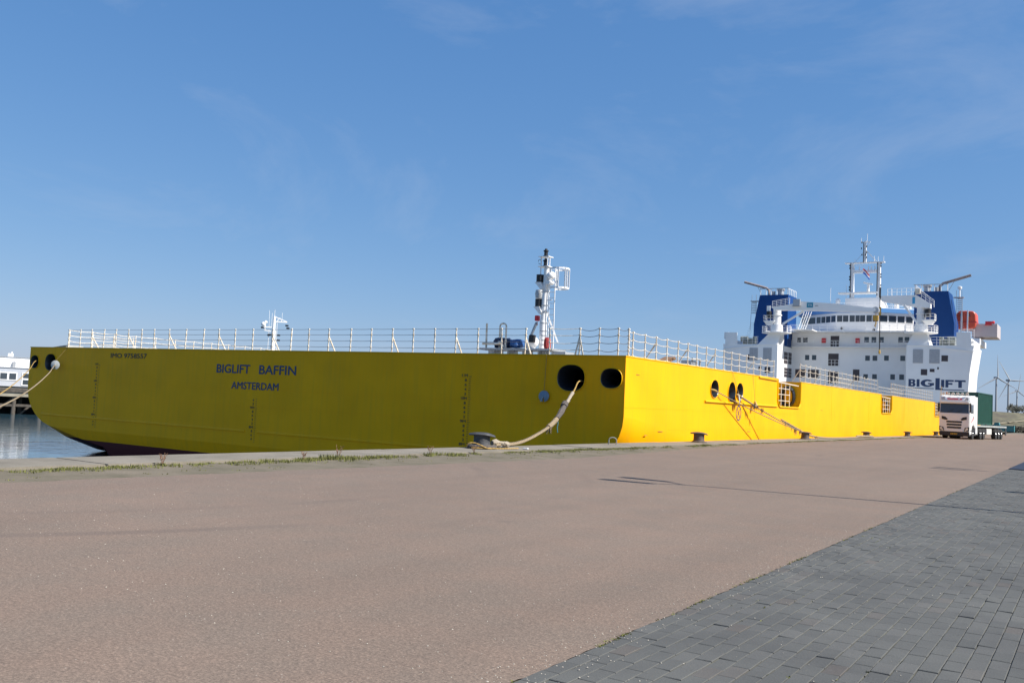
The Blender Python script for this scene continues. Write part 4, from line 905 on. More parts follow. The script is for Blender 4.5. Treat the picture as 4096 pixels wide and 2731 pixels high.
mb = MB(); mb.cyl(S(15.3, 126.9, 27.1), S(15.25, 126.9, 26.4), .05, n=5); sbox(mb, 14.9, 15.65, 126.6, 127.2, 25.9, 26.75); mb.tube([S(15.25, 126.9, 25.9), S(15.25, 126.9, 25.3), S(15.45, 126.9, 25.05), S(15.25, 126.9, 24.85)], .1, 6); mb.build('hook_block', HOOKM, bp_)
tq = lambda s_: 126.9 + max(0, s_ - 7.0) * .5
mb = MB(); mb.prism([(7.0, 27.85), (7.0, 28.6), (8.6, 29.7), (9.3, 30.15), (15.2, 30.5), (15.6, 30.25), (15.2, 29.6), (9.3, 28.2)], lambda p, d: S(p[0], tq(p[0]) + d, p[1]), 0, 1.3); bs_ = mb.build('boom', WHITE, cr_s)
mb = MB(); mb.beam(S(9.0, 127.2, 25.5), S(11.0, 127.2, 28.4), .34); mb.build('luffing_cylinder', WHITE, cr_s)
mb = MB(); mb.hexa([S(9.95, tq(9.95) - .05, 28.75), S(9.5, tq(9.5) - .05, 28.75), S(9.5, tq(9.5) + .02, 28.75), S(9.95, tq(9.95) + .02, 28.75), S(9.95, tq(9.95) - .05, 29.85), S(9.5, tq(9.5) - .05, 29.85), S(9.5, tq(9.5) + .02, 29.85), S(9.95, tq(9.95) + .02, 29.85)]); mb.build('boom_sign', mat('light_blue_sign', (.05, .35, .62), .5), cr_s)
deck_rail(bs_, [S(9.4, tq(9.4) + .1, 30.15), S(14.2, tq(14.2) + .1, 30.42)], 1, 6, 'boom_railing', .03, (.6, 1.2))
deck_rail(bs_, [S(6.5, 127.2, 28.0), S(8.4, 127.2, 29.6)], 1, 3, 'boom_railing', .04, (.4, .8, 1.1))
mb = MB(); sbox(mb, 8.5, 9.25, 126.4, 127, 30.15, 31.0); mb.build('winch_box', WHITE2, bs_, bevel=.05)
mb = MB(); mb.cyl(S(15.5, 131.1, 30.2), S(15.5, 131.1, 31.9), .16, n=8); mb.cyl(S(15.5, 131.1, 31.9), S(15.4, 131.1, 21.3), .085, n=6); mb.build('hoist_wire', BLACK, bs_)
mb = MB(); mb.cyl(S(15.46, 131.1, 27.2), S(15.46, 131.1, 28.6), .2, n=8); mb.lathe(S(15.4, 131.1, 20.6), [(.05, 0), (.18, .1), (.18, .5), (.05, .8)], 8); mb.build('hook_block', HOOKM, bs_)
# boat deck platform on the starboard side with the lifeboat in front of it
mb = MB(); sbox(mb, -1.4, 2.45, 141.5, 148, 24.4, 26.65); bpl = mb.build('boat_platform', PINK, ship)
mb = MB(); sbox(mb, -.6, .4, 141.2, 141.6, 26.4, 27.05); mb.sphere(S(-.8, 141.6, 26.9), .25, 10, 6); mb.build('red_lamp', REDP, bpl)
mb = MB()
for s_ in (3.9, 2.95): mb.beam(S(s_ + .02, 139.6, 24.9), S(s_ - .02, 139.6, 28.8), .2)
deck_rail(bpl, [S(5, 139.4, 24.0), S(1.9, 139.4, 24.0)], 1, 4, 'boat_railing', .03, (.5, 1.0, 1.5))
mb.build('davit_post', WHITE, bpl)
mb = MB(); sbox(mb, 1.0, 6, 139.2, 150, 23.0, 24.0); mb.build('boat_deck', WHITE, bpl)
lb = empty('lifeboat', ship_world(3.3, 140.3, 25.6)); tag(lb, 'orange enclosed lifeboat beside the blue funnel on the starboard side', 'lifeboat')
mb = MB(); sec = []
for i, (t, wsc, hsc) in enumerate(((0, .93, .93), (.12, 1, 1), (3, 1.05, 1.03), (5.5, .9, .95), (6.5, .4, .7))):
    pts = []
    for q in range(16):
        a = 2 * math.pi * q / 16; cx = math.copysign(abs(math.cos(a)) ** .45, math.cos(a)); cz = math.copysign(abs(math.sin(a)) ** .5, math.sin(a))
        pts.append((cx * 1.55 * wsc, t, 1.65 + cz * 1.55 * hsc))
    sec.append(pts)
n = 16; mb.add([p for s in sec for p in s], [(j * n + i, j * n + (i + 1) % n, (j + 1) * n + (i + 1) % n, (j + 1) * n + i) for j in range(4) for i in range(n)] + [tuple(range(n)), tuple(range(5 * n - 1, 4 * n - 1, -1))])
mb.build('hull', ORANGE, lb, smooth=True)
mb = MB(); mb.box(-1.62, 1.62, -.05, 6, 1.25, 1.37); mb.build('fender_strip', mat('dark_red', (.35, .02, .03), .5), lb)
mb = MB(); mb.box(.2, .6, -.08, .1, 2.2, 2.6); mb.box(-.9, -.5, -.08, .1, 2.2, 2.6); mb.build('porthole', GLASS, lb)
# flag flying from the portal
mb = MB(); nx = 8
for st in range(3):
    vs_ = []
    for i in range(nx + 1):
        f_ = i / nx
        for v in (st / 3, (st + 1) / 3): vs_.append((f_ * 1.15, .12 * math.sin(f_ * 7 + v), -f_ * 1.15 - v * .95 + .1 * math.sin(f_ * 5)))
    mb.cur = st; mb.add(vs_, [(2 * i, 2 * i + 2, 2 * i + 3, 2 * i + 1) for i in range(nx)])
fl = mb.build('flag', [REDP, WHITE, mat('flag_blue', (.02, .12, .55), .6)]); fl.location = ship_world(20.35, 140.6, 36.85)
tag(fl, 'small red, white and blue flag hanging below the radar mast crossbeam', 'flag')

# ------------------------------------------------------------------ bollards, ropes, rat guards
def bollard(x, y, lab, m_=IRON, rz=0):
    o = empty('bollard', (x, y, .03), (0, 0, rz)); tag(o, lab, 'bollard', 'mooring bollards on the quay coping'); o.scale = (1, 1, .87)
    mb = MB(); mb.lathe((0, 0, 0), [(.33, 0), (.33, .025), (.27, .05), (.245, .07)], 20); mb.build('base_plate', m_, o, smooth=True, angle=35)
    mb = MB(); mb.lathe((0, 0, .06), [(.245, 0), (.228, .05), (.222, .25), (.228, .36)], 20); mb.build('post', m_, o, smooth=True)
    mb = MB(); n = 20; rings = [(.20, .23, .40), (.23, .28, .405), (.265, .345, .41), (.275, .37, .435), (.25, .345, .475), (.13, .2, .492), (.01, .01, .492)]
    vs_ = []
    for a, b, z in rings:
        for i in range(n):
            q = 2 * math.pi * i / n; X = b * math.cos(q); vs_.append((X, a * math.sin(q), z - (.52 * X * X if X > 0 else .16 * X * X)))
    mb.add(vs_, [(j * n + i, j * n + (i + 1) % n, (j + 1) * n + (i + 1) % n, (j + 1) * n + i) for j in range(len(rings) - 1) for i in range(n)] + [tuple(range(n))])
    mb.build('cap', m_, o, smooth=True, angle=50)
    return o
QA = .52
bollard(-13.95, 20.5, 'nearest grey bollard with a heavy rope eye round its foot, in front of the stern', IRON, QA)
bollard(-13.9, 36.4, 'bare brown bollard standing against the sunlit yellow side, left of the rope landing', IRONR, QA)
bollard(-13.9, 52.9, 'bollard where the two frayed ropes from the ship side come down', IRONR, QA)
bollard(-13.9, 69.3, 'bollard with the end of the lying rope laid over its foot', IRONR, QA)
bollard(-13.9, 86.3, 'small bare bollard between the lying rope and the lorry', IRONR, QA)
bollard(-13.9, 103.2, 'farthest bollard, half hidden by the front of the lorry', IRONR, QA)
bollard(-13.95, 5.2, 'bollard beyond the left edge that holds the two port stern lines', IRON, QA)
def smooth_path(pts, k=6):
    pts = [Vector(p) for p in pts]; o = []
    for i in range(len(pts) - 1):
        p0, p1, p2, p3 = pts[max(i - 1, 0)], pts[i], pts[i + 1], pts[min(i + 2, len(pts) - 1)]
        for j in range(k):
            t = j / k; o.append(.5 * ((2 * p1) + (p2 - p0) * t + (2 * p0 - 5 * p1 + 4 * p2 - p3) * t * t + (3 * p1 - p0 - 3 * p2 + p3) * t ** 3))
    o.append(pts[-1]); return o
def ropegeo(mb, pts, r, k=10, rough=.12, strands=True):
    """three-strand laid rope following a path"""
    P = smooth_path(pts, k); 
    Lg = [0]
    for a, b in zip(P, P[1:]): Lg.append(Lg[-1] + (b - a).length)
    step = max(r * 1.1, .03); n_ = int(Lg[-1] / step); Q = []; j = 0
    for i in range(n_ + 1):
        d = Lg[-1] * i / n_
        while j < len(Lg) - 2 and Lg[j + 1] < d: j += 1
        f = (d - Lg[j]) / max(Lg[j + 1] - Lg[j], 1e-6); Q.append(P[j].lerp(P[j + 1], f))
    if not strands: mb.tube(Q, [r * (1 + rough * random.uniform(-1, 1)) for _ in Q], 8); return
    for s in range(3):
        pts2 = []
        for i, q in enumerate(Q):
            d = (Q[min(i + 1, len(Q) - 1)] - Q[max(i - 1, 0)]).normalized(); u = Vector((0, 0, 1)) if abs(d.z) < .95 else Vector((0, 1, 0))
            x = d.cross(u).normalized(); y_ = x.cross(d); a = i * .62 + s * 2.094; pts2.append(q + (x * math.cos(a) + y_ * math.sin(a)) * r * .48)
        mb.tube(pts2, [r * .58 * (1 + rough * random.uniform(-1, 1)) for _ in pts2], 6)
def rag(mb, p, n, ln, sp=.06):
    for _ in range(n):
        q = Vector(p) + Vector((random.gauss(0, sp * .5), random.gauss(0, sp), random.uniform(-.02, .02))); pts = [q]; l_ = ln * random.uniform(.5, 1.1)
        for i in range(4): q = q + Vector((random.gauss(0, .012), random.gauss(0, .02), -l_ / 4)); pts.append(q)
        mb.tube(pts, [.016, .014, .012, .009, .004], 5)
# heavy stern line with its covers
hr = empty('stern_mooring_rope', (-13.95, 20.5, 0)); tag(hr, 'thick tan mooring rope with pale and dark chafe covers, sagging from stern to nearest bollard', 'rope')
off = Vector((-13.95, 20.5, 0))
def rel(L__): return [Vector(p) - off for p in L__]
mb = MB(); ropegeo(mb, rel([(-17.9, 33.9, 2.30), (-17.62, 32.75, 2.30), (-17.48, 32.27, 2.21), (-17.36, 31.9, 2.02), (-17.15, 31.3, 1.77)]), .028); mb.build('yellow_line', ROPEY, hr, smooth=True)
mb = MB(); ropegeo(mb, rel([(-17.2, 31.4, 1.80), (-17.02, 30.86, 1.61), (-16.73, 29.98, 1.26), (-16.66, 29.75, 1.19)]), .062, strands=False, rough=.2); rag(mb, Vector((-17.0, 30.8, 1.56)) - off, 6, .14); mb.build('pale_cover', ROPEW, hr, smooth=True)
mb = MB(); ropegeo(mb, rel([(-16.76, 30.05, 1.31), (-16.57, 29.5, 1.11), (-16.39, 28.95, .91), (-16.28, 28.6, .79)]), .10, strands=False, rough=.14); mb.tube(rel([(-16.80, 30.1, 1.36), (-16.69, 29.8, 1.24)]), .125, 10); mb.build('dark_sleeve', ROPED, hr, smooth=True)
mb = MB(); ropegeo(mb, rel([(-16.30, 28.65, .80), (-16.22, 28.41, .73), (-15.99, 27.71, .58), (-15.86, 27.3, .52)]), .085, strands=False, rough=.2); rag(mb, Vector((-15.9, 27.4, .5)) - off, 26, .22, .1); mb.build('frayed_section', ROPE, hr, smooth=True)
mb = MB(); ropegeo(mb, rel([(-15.99, 27.71, .58), (-15.74, 26.95, .46), (-15.22, 25.37, .27), (-14.8, 24.1, .155), (-14.45, 23.0, .10), (-14.1, 21.9, .105), (-13.86, 21.2, .13), (-13.75, 20.85, .13)]), .052); mb.build('tan_line', ROPE, hr, smooth=True)
mb = MB(); c = Vector((-13.95, 20.5, .13)) - off
eye = [(-13.75, 20.85, .13), (-13.62, 20.5, .14), (-13.75, 20.18, .15), (-14.05, 20.1, .15), (-14.26, 20.35, .15), (-14.25, 20.7, .14), (-14.0, 20.95, .13), (-13.82, 21.15, .13)]
ropegeo(mb, [p - Vector((0, 0, .065)) for p in rel(eye)], .06, strands=False, rough=.3); mb.build('eye', ROPED, hr, smooth=True)
mb = MB(); ropegeo(mb, rel([(-13.95, 21.0, .17), (-13.9, 21.2, .19), (-13.86, 21.45, .15), (-13.95, 21.8, .11)]), .068, strands=False, rough=.45); rag(mb, Vector((-13.85, 21.4, .17)) - off, 10, .1, .1); mb.build('splice', ROPEW, hr, smooth=True)
mb = MB(); ropegeo(mb, rel([(-14.05, 19.95, .08), (-13.98, 19.92, .17), (-13.85, 20.0, .19), (-13.72, 20.1, .14), (-13.6, 20.25, .06), (-13.5, 20.5, .055), (-13.4, 21.0, .055), (-13.38, 21.45, .055)]), .017); ropegeo(mb, rel([(-13.9, 19.95, .06), (-13.7, 20.15, .06), (-13.45, 20.5, .06)]), .017); mb.build('loose_end', ROPEY, hr, smooth=True)
mb = MB(); mb.tube(rel([(-16.35, 28.8, .80), (-16.32, 28.78, .62), (-16.33, 28.75, .48), (-16.3, 28.75, .30)]), .022, 6); mb.build('blue_lashing', mat('blue_rope', (.05, .16, .18), .9), hr)
mb = MB(); mb.box(-.08, .08, -.05, .05, 0, .025); o = mb.build('litter', mat('litter_white', (.8, .8, .8), .7), bevel=.01); o.location = (-13.32, 21.75, .035); tag(o, 'white scrap of litter lying on the coping right of the nearest bollard', 'litter')
# port stern lines to the bollard at left
for (s, h, lab) in ((41.2, 11.14, 'outer port stern line leading from the leftmost hull opening down to the left'), (38.95, 10.95, 'inner port stern line running through the pale disc down to the left')):
    a = ship_world(s, -.02, h); b = Vector((-13.95, 5.3, .28)); a2 = ship_world(s + .1, 1.0, h + .1)
    mb = MB(); pts = [a2] + [a.lerp(b, q / 8) + Vector((0, 0, -.74 * 4 * (q / 8) * (1 - q / 8) * (1.0 if s > 40 else 1.05))) for q in range(9)]
    ropegeo(mb, pts, .022 if s > 40 else .03); o = mb.build('mooring_line', ROPEY if s > 40 else ROPE, smooth=True); tag(o, lab, 'rope', 'port stern lines')
# spring lines along the starboard side to the third bollard
bt3 = Vector((-13.95, 52.85, .40))
for (t, h, lab, rr) in ((10.0, 10.93, 'thin tan rope from the single oval opening down to the shared bollard', .026), (13.5, 10.80, 'thicker frayed rope from the paired oval openings down to the shared bollard', .032)):
    o = empty('mooring_line', bt3); tag(o, lab, 'rope', 'spring lines on the sunlit side')
    a = ship_world(-.07, t + .15, h); a0 = ship_world(.9, t - .55, h + .10); a1 = ship_world(0.0, t - .25, h + .06)
    pts = [a0, a1] + [a.lerp(bt3, q / 8) + Vector((0, 0, -.10 * 4 * (q / 8) * (1 - q / 8))) for q in range(9)]
    mb = MB(); ropegeo(mb, [p - bt3 for p in pts], rr); mb.build('laid_rope', ROPE, o, smooth=True)
    mb = MB(); ropegeo(mb, [p - bt3 for p in pts[:3]], .055, strands=False); mb.build('chafe_cover', ROPEY, o, smooth=True)
    if t > 12:
        mb = MB(); ropegeo(mb, [p - bt3 for p in (pts[2], pts[3], pts[4])], .05, strands=False, rough=.2); mb.build('worn_sleeve', ROPE, o, smooth=True)
        mb = MB(); P = [a.lerp(bt3, f) for f in (.2, .25, .32)]
        for p_, l_, n_ in ((P[0], .42, 14), (P[1], .3, 8), (P[2], .3, 10)): rag(mb, p_ - bt3, n_, l_, .07)
        mb.build('rags', ROPED, o)
        mb = MB(); P = [a.lerp(bt3, f) for f in (.64, .70, .79, .85, .93)]
        ropegeo(mb, [p - bt3 for p in (a.lerp(bt3, .62), P[1], P[2], a.lerp(bt3, .99))], .042, strands=False, rough=.4)
        for p_, l_, n_ in ((P[1], .5, 3), (P[2], .35, 3), (P[3], .45, 14), (P[4], .28, 12)): rag(mb, p_ - bt3, n_, l_, .06)
        mb.build('frayed_end', ROPE, o)
lr = empty('lying_rope', (-13.7, 60, 0)); tag(lr, 'rope lying along the coping between two far bollards', 'rope')
off2 = Vector((-13.7, 60, 0))
mb = MB(); pts = [(-13.9, 53.2, .30), (-13.75, 53.9, .22), (-13.7, 54.8, .16), (-13.65, 57, .10), (-13.6, 60, .08), (-13.62, 63.5, .085), (-13.65, 66, .10), (-13.62, 68.2, .12), (-13.52, 69.2, .10), (-13.5, 69.9, .09)]
ropegeo(mb, [Vector(p) - off2 for p in pts], .05); mb.build('laid_rope', ROPE, lr, smooth=True)
mb = MB(); ropegeo(mb, [Vector(p) - off2 for p in ((-13.66, 65.0, .12), (-13.66, 66, .14), (-13.62, 68.2, .13), (-13.52, 69.6, .10))], .068, strands=False, rough=.4); rag(mb, Vector((-13.7, 54.3, .2)) - off2, 10, .16, .15); rag(mb, Vector((-13.66, 65.6, .2)) - off2, 8, .12, .2); mb.build('frayed_eye', ROPE, lr, smooth=True)
# rat guards
DISC = mat('guard_disc', (.22, .27, .32), .45, metal=.3, var=.2, vscale=6); DISCW = mat('pale_disc', (.45, .47, .46), .5, var=.2, vscale=5)
def disc(loc, nrm, r, m_, lab, string_to=None, slit=True):
    o = empty('rat_guard', loc); tag(o, lab, 'rat guard')
    n = Vector(nrm).normalized(); x = n.cross(Vector((0, 0, 1))).normalized(); y_ = x.cross(n)
    mb = MB(); k = 26; vs_ = []; skip = .17
    for (rr, d) in ((.03, .05), (r * .6, .03), (r, 0), (r, -.012), (.03, .03)):
        for i in range(k + 1):
            a = -math.pi / 2 + skip + (2 * math.pi - 2 * skip) * i / k; vs_.append(x * (rr * math.cos(a)) + y_ * (rr * math.sin(a)) + n * d)
    mb.add(vs_, [(j * (k + 1) + i, j * (k + 1) + i + 1, (j + 1) * (k + 1) + i + 1, (j + 1) * (k + 1) + i) for j in range(4) for i in range(k)]); mb.build('disc', m_, o, smooth=True, angle=30)
    mb = MB(); mb.lathe((0, 0, 0), [(.05, -.04), (.05, .09)], 10, axis='y' if abs(n.y) > .7 else 'x'); mb.build('collar', m_, o)
    if slit: mb = MB(); mb.hexa([n * .02 + y_ * .02 - x * .008, n * .02 + y_ * .02 + x * .008, n * .12 - y_ * r + x * .09, n * .12 - y_ * r + x * .06, n * .03 + y_ * .02 - x * .008, n * .03 + y_ * .02 + x * .008, n * .14 - y_ * r + x * .09, n * .14 - y_ * r + x * .06]); mb.build('flap', DISCW, o)
    if string_to is not None:
        mb = MB(); s_ = Vector(string_to) - Vector(loc); mb.tube([y_ * r * .9, s_], .011, 5); mb.build('lanyard', ROPEY, o)
    return o
disc(ship_world(3.62, -.10, 10.28), (.1, -1, .05), .235, DISC, 'blue-grey disc hanging on a cord in front of the dark stern', ship_world(3.60, -.05, 12.02))
disc(ship_world(38.45, -.4, 10.9), (.45, -.85, 0), .28, DISCW, 'pale disc on the inner port stern line by the left hull opening', ship_world(37.9, -.03, 12.0), slit=False)
disc(ship_world(-.25, 13.0, 10.62), (.85, .3, .1), .32, DISCW, 'pale disc on the thin rope in front of the paired openings', ship_world(-.03, 12.5, 12.0), slit=False)
disc(ship_world(-.22, 15.75, 10.40), (.7, .6, .1), .20, DISCW, 'small pale disc hanging on a cord where the frayed rope has rags', ship_world(-.03, 15.8, 12.0), slit=False)
# ladder hoop at the quay edge
mb = MB(); mb.tube([(-.13, 0, 0), (-.13, 0, .14)] + [(.13 * -math.cos(q), 0, .15 + .09 * math.sin(q)) for q in [i * math.pi / 8 for i in range(9)]] + [(.13, 0, 0)], .022, 8)
o = mb.build('ladder_handle', mat('worn_galvanised', (.22, .22, .19), .7, var=.3, vscale=9), smooth=True); o.location = (-13.98, 28.5, .03); o.rotation_euler = (0, 0, .57); tag(o, 'small steel hoop handle on the coping below the stern corner', 'handle')

# ------------------------------------------------------------------ lorry
CABW = mat('cab_white', (.80, .79, .76), .3, coat=.3); CHROME = mat('polished_metal', (.6, .6, .6), .2, metal=.9); GREEN = mat('container_green', (.012, .08, .052), .55, var=.12, vscale=1.5)
LENS = mat('lamp_lens', (.75, .72, .62), .15); PLATE = mat('plate_yellow', (.62, .36, .03), .5); DGREY = mat('dark_plastic', (.025, .025, .028), .6)
def wheel(parent, x, y, r=.5, w_=.32, name='wheel'):
    mb = MB(); sx = 1 if x > 0 else -1
    mb.lathe((x, y, r), [(r * .62, -w_ / 2), (r * .95, -w_ / 2), (r, -w_ / 2 + .04), (r, w_ / 2 - .04), (r * .95, w_ / 2), (r * .62, w_ / 2)], 26, axis='x'); wh = mb.build(name, RUBBER, parent, smooth=True, angle=35)
    mb = MB(); mb.lathe((x, y, r), [(r * .62, sx * (w_ / 2 - .02)), (r * .55, sx * (w_ / 2 - .09)), (r * .3, sx * (w_ / 2 - .05)), (r * .2, sx * (w_ / 2 + .02)), (.02, sx * (w_ / 2 + .02))], 18, axis='x'); mb.build('rim', CHROME, wh, smooth=True)
LR = R(-6.0); LL = Vector((-10.62, 89.6, 0))
tk = empty('lorry_tractor', LL, (0, 0, LR)); tag(tk, 'white lorry cab with a row of roof lamps, facing the camera on the quay', 'lorry')
mb = MB(); prof = [(.14, .36), (.02, .55), (0, 1.1), (.0, 2.2), (.20, 3.12), (.22, 3.42), (.38, 3.70), (.7, 3.84), (2.3, 3.9), (2.3, 1.0), (2.05, 1.0), (1.95, 1.15), (1.5, 1.25), (1.0, 1.12), (.85, .8), (.85, .36)]
mb.prism(prof, lambda p, d: (d, p[0], p[1]), -1.24, 1.24); mb.build('cab', CABW, tk, bevel=.05)
mb = MB(); mb.hexa([(-1.16, .055, 2.28), (1.16, .055, 2.28), (1.16, .12, 2.28), (-1.16, .12, 2.28), (-1.12, .19, 3.1), (1.12, .19, 3.1), (1.12, .26, 3.1), (-1.12, .26, 3.1)]); 
for v_ in range(len(mb.v)): mb.v[v_] = (mb.v[v_][0], mb.v[v_][1] - .06, mb.v[v_][2])
mb.build('windscreen', GLASS, tk)
mb = MB(); mb.box(-1.2, 1.2, -.13, .22, 3.12, 3.34); mb.build('sun_visor', CABW, tk, bevel=.05)
for k, z in enumerate((.92, 1.17, 1.42)):
    mb = MB(); wq = .58 + .03 * k; mb.box(-wq, wq, -.03, .02, z, z + .16); mb.build('grille_slot', DGREY, tk, bevel=.02)
for sx in (-1, 1):
    mb = MB(); mb.prism([(sx * .52, 1.72), (sx * .62, 1.64), (sx * 1.02, 1.72), (sx * 1.02, 1.98), (sx * .72, 1.92)], lambda p, d: (p[0], d, p[1]), -.025, .02); mb.build('side_intake', DGREY, tk)
    mb = MB(); mb.prism([(sx * .82, .72), (sx * 1.2, .72), (sx * 1.23, 1.08), (sx * .88, 1.02)], lambda p, d: (p[0], d, p[1]), -.03, .03); hl = mb.build('headlight', DGREY, tk)
    mb = MB(); mb.cyl((sx * 1.05, -.055, .9), (sx * 1.05, -.02, .9), .11, n=14); mb.cyl((sx * .95, -.055, .78), (sx * .95, -.02, .78), .06, n=10); mb.build('lens', LENS, hl)
    mb = MB(); mb.box(sx * 1.30 - .07, sx * 1.30 + .07, -.02, .12, 2.35, 3.12); mr = mb.build('mirror', DGREY, tk, bevel=.04)
    mb = MB(); mb.beam((sx * 1.2, .1, 3.15), (sx * 1.34, .05, 3.15), .05); mb.build('arm', DGREY, mr)
    mb = MB(); x0 = sx * 1.245; mb.add([(x0, .5, 2.3), (x0, 1.45, 2.3), (x0, 1.45, 3.05), (x0, .62, 3.05)], [(0, 1, 2, 3)]); mb.add([(x0 + sx * .004, .5, 2.3), (x0 + sx * .004, 1.45, 2.3), (x0 + sx * .004, 1.45, 3.05), (x0 + sx * .004, .62, 3.05)], [(0, 1, 2, 3)]); mb.build('side_window', GLASS, tk)
    mb = MB(); mb.box(sx * 1.235 - .04, sx * 1.235 + .02, 2.3, 3.0, .5, 3.8); mb.build('side_fairing', CABW, tk)
    mb = MB(); mb.box(sx * .9 - .3, sx * .9 + .3, 2.2, 3.6, .35, .95); mb.build('fuel_tank', CHROME, tk, bevel=.08)
    mb = MB(); mb.prism([(sx * .78, 3.45), (sx * 1.1, 3.45), (sx * 1.1, 3.66), (sx * .92, 3.66)], lambda p, d: (p[0], d, p[1]), .16, .3); mb.build('marker_panel', mat('grey_panel', (.3, .32, .36), .4), tk)
    wheel(tk, sx * 1.06, 1.45); wheel(tk, sx * 1.02, 4.25, .5, .55); wheel(tk, sx * 1.02, 5.55, .5, .55)
mb = MB()
for sx in (-.55, .15): mb.beam((sx, -.03, 2.3), (sx + .5, .0, 2.62), .025)
mb.build('wiper', DGREY, tk)
for sx in (-1, 1):
    mb = MB(); x0 = sx * 1.243
    for q in ((.45, 1.15, .45, 3.1), (1.62, 1.3, 1.62, 3.1), (.45, 3.1, 1.62, 3.1)): mb.beam((x0, q[0], q[1]), (x0, q[2], q[3]), .018)
    mb.build('door_seam', DGREY, tk)
    mb = MB(); mb.box(x0 - .02, x0 + .035, 1.4, 1.58, 1.95, 2.0); mb.build('door_handle', DGREY, tk)
    mb = MB(); mb.prism([(.75, 1.45), (1.5, 1.85), (1.5, 1.97), (.75, 1.57)], lambda p, d: (d, p[0], p[1]), x0, x0 + sx * .006); mb.build('red_stripe', REDP, tk)
    for q in range(2): mb = MB(); mb.box(sx * 1.2 - .12, sx * 1.2 + .06, .3, .75, .42 + q * .32, .47 + q * .32); mb.build('step', DGREY, tk)
mb = MB(); mb.box(-1.22, 1.22, -.02, .5, .26, .7); mb.build('bumper', DGREY, tk, bevel=.05)
mb = MB(); mb.box(-.78, .78, -.04, .05, .62, .84); mb.build('lower_grille_bar', CABW, tk, bevel=.03)
mb = MB(); mb.box(-.28, .28, -.045, -.02, .38, .51); np_ = mb.build('number_plate', PLATE, tk)
mb = MB()
for q in range(8):
    if q not in (2, 5): mb.box(-.24 + q * .062, -.20 + q * .062, -.05, -.046, .405, .485)
tag(mb.build('plate_characters', DGREY, np_), kind='stuff')
mb = MB(); 
for q in range(12):
    if q == 9: continue
    mb.box(-.60 + q * .1, -.53 + q * .1, .13, .19, 3.46, 3.59)
mb.build('roof_sign_lettering', REDP, tk)
mb = MB(); mb.cyl((-1.1, .35, 3.98), (1.1, .35, 3.98), .03, n=8)
for sx in (-1.05, -.35, .35, 1.05): mb.beam((sx, .6, 3.8), (sx, .35, 3.98), .03)
mb.build('lamp_bar', CHROME, tk)
for q in range(6):
    x = -.95 + q * .38; mb = MB(); mb.lathe((x, .3, 3.99), [(.03, .16), (.10, .1), (.125, .0), (.12, -.04), (.02, -.05)], 14, axis='y'); mb.build('roof_lamp', [LENS], tk, smooth=True)
for x in (-.75, .95): mb = MB(); mb.cyl((x, .45, 3.9), (x, .45, 4.12), .07, n=10); mb.build('beacon', mat('amber', (.7, .25, .02), .3), tk)
mb = MB(); mb.tube([(-1.2, .4, 3.8), (-1.22, .4, 4.3), (-1.16, .42, 4.55), (-1.22, .42, 4.62)], .02, 5); mb.build('pennant_staff', mat('amber_cloth', (.7, .42, .05), .7), tk)
mb = MB(); mb.box(-.45, .45, .8, 6.2, .55, .85); mb.box(-.9, .9, 3.6, 4.6, .9, 1.1); mb.build('chassis', DGREY, tk)
mb = MB(); mb.box(-.6, .6, .6, .75, .2, .3); mb.build('front_axle', DGREY, tk)
tl = empty('flatbed_trailer', LL, (0, 0, LR)); tag(tl, 'grey flatbed trailer with three axles behind the white cab', 'trailer')
mb = MB(); mb.box(-1.25, 1.25, 3.1, 16.2, 1.14, 1.30); mb.build('load_bed', mat('trailer_grey', (.36, .38, .36), .6, var=.2), tl)
mb = MB(); mb.box(-.5, -.35, 3.6, 16.0, .75, 1.14); mb.box(.35, .5, 3.6, 16.0, .75, 1.14); mb.build('frame_rail', DGREY, tl)
for sx in (-1, 1):
    for yy in (11.3, 12.6, 13.9): wheel(tl, sx * 1.04, yy, .5, .38)
    mb = MB(); mb.box(sx * .95 - .25, sx * .95 + .25, 7.2, 9.4, .45, 1.0); mb.build('tool_box', mat('light_box', (.55, .54, .5), .6), tl, bevel=.03)
    mb = MB(); mb.box(sx * 1.22 - .02, sx * 1.22 + .02, 15.6, 16.15, .4, 1.12); mb.build('rear_guard', DGREY, tl)
mb = MB(); mb.box(-1.2, 1.2, 15.9, 16.1, .5, .7); mb.build('rear_bumper', DGREY, tl)
ctn = empty('container', LL, (0, 0, LR)); tag(ctn, 'dark green box container standing on the front of the flatbed behind the cab', 'container')
mb = MB(); mb.box(-1.21, 1.21, 3.22, 9.2, 1.42, 4.2); mb.build('body', GREEN, ctn)
mb = MB()
for q in range(36): yy = 3.32 + q * .165; mb.box(1.21, 1.235, yy, yy + .085, 1.5, 4.12); mb.box(-1.235, -1.21, yy, yy + .085, 1.5, 4.12)
tag(mb.build('corrugation', GREEN, ctn), kind='stuff')
mb = MB()
for xx in (-1.24, 1.24): mb.beam((xx, 3.2, 4.22), (xx, 9.22, 4.22), .08); mb.beam((xx, 3.2, 1.38), (xx, 9.22, 1.38), .1)
for yy in (3.2, 9.22):
    mb.beam((-1.24, yy, 4.22), (1.24, yy, 4.22), .08)
    for xx in (-1.24, 1.24): mb.beam((xx, yy, 1.33), (xx, yy, 4.26), .09)
mb.build('frame', mat('dark_green_frame', (.012, .07, .05), .5), ctn)
mb = MB()
for yy in (4.6, 6.2): mb.box(1.2, 1.3, yy, yy + .35, 1.33, 1.45)
mb.build('fork_pocket', DGREY, ctn)

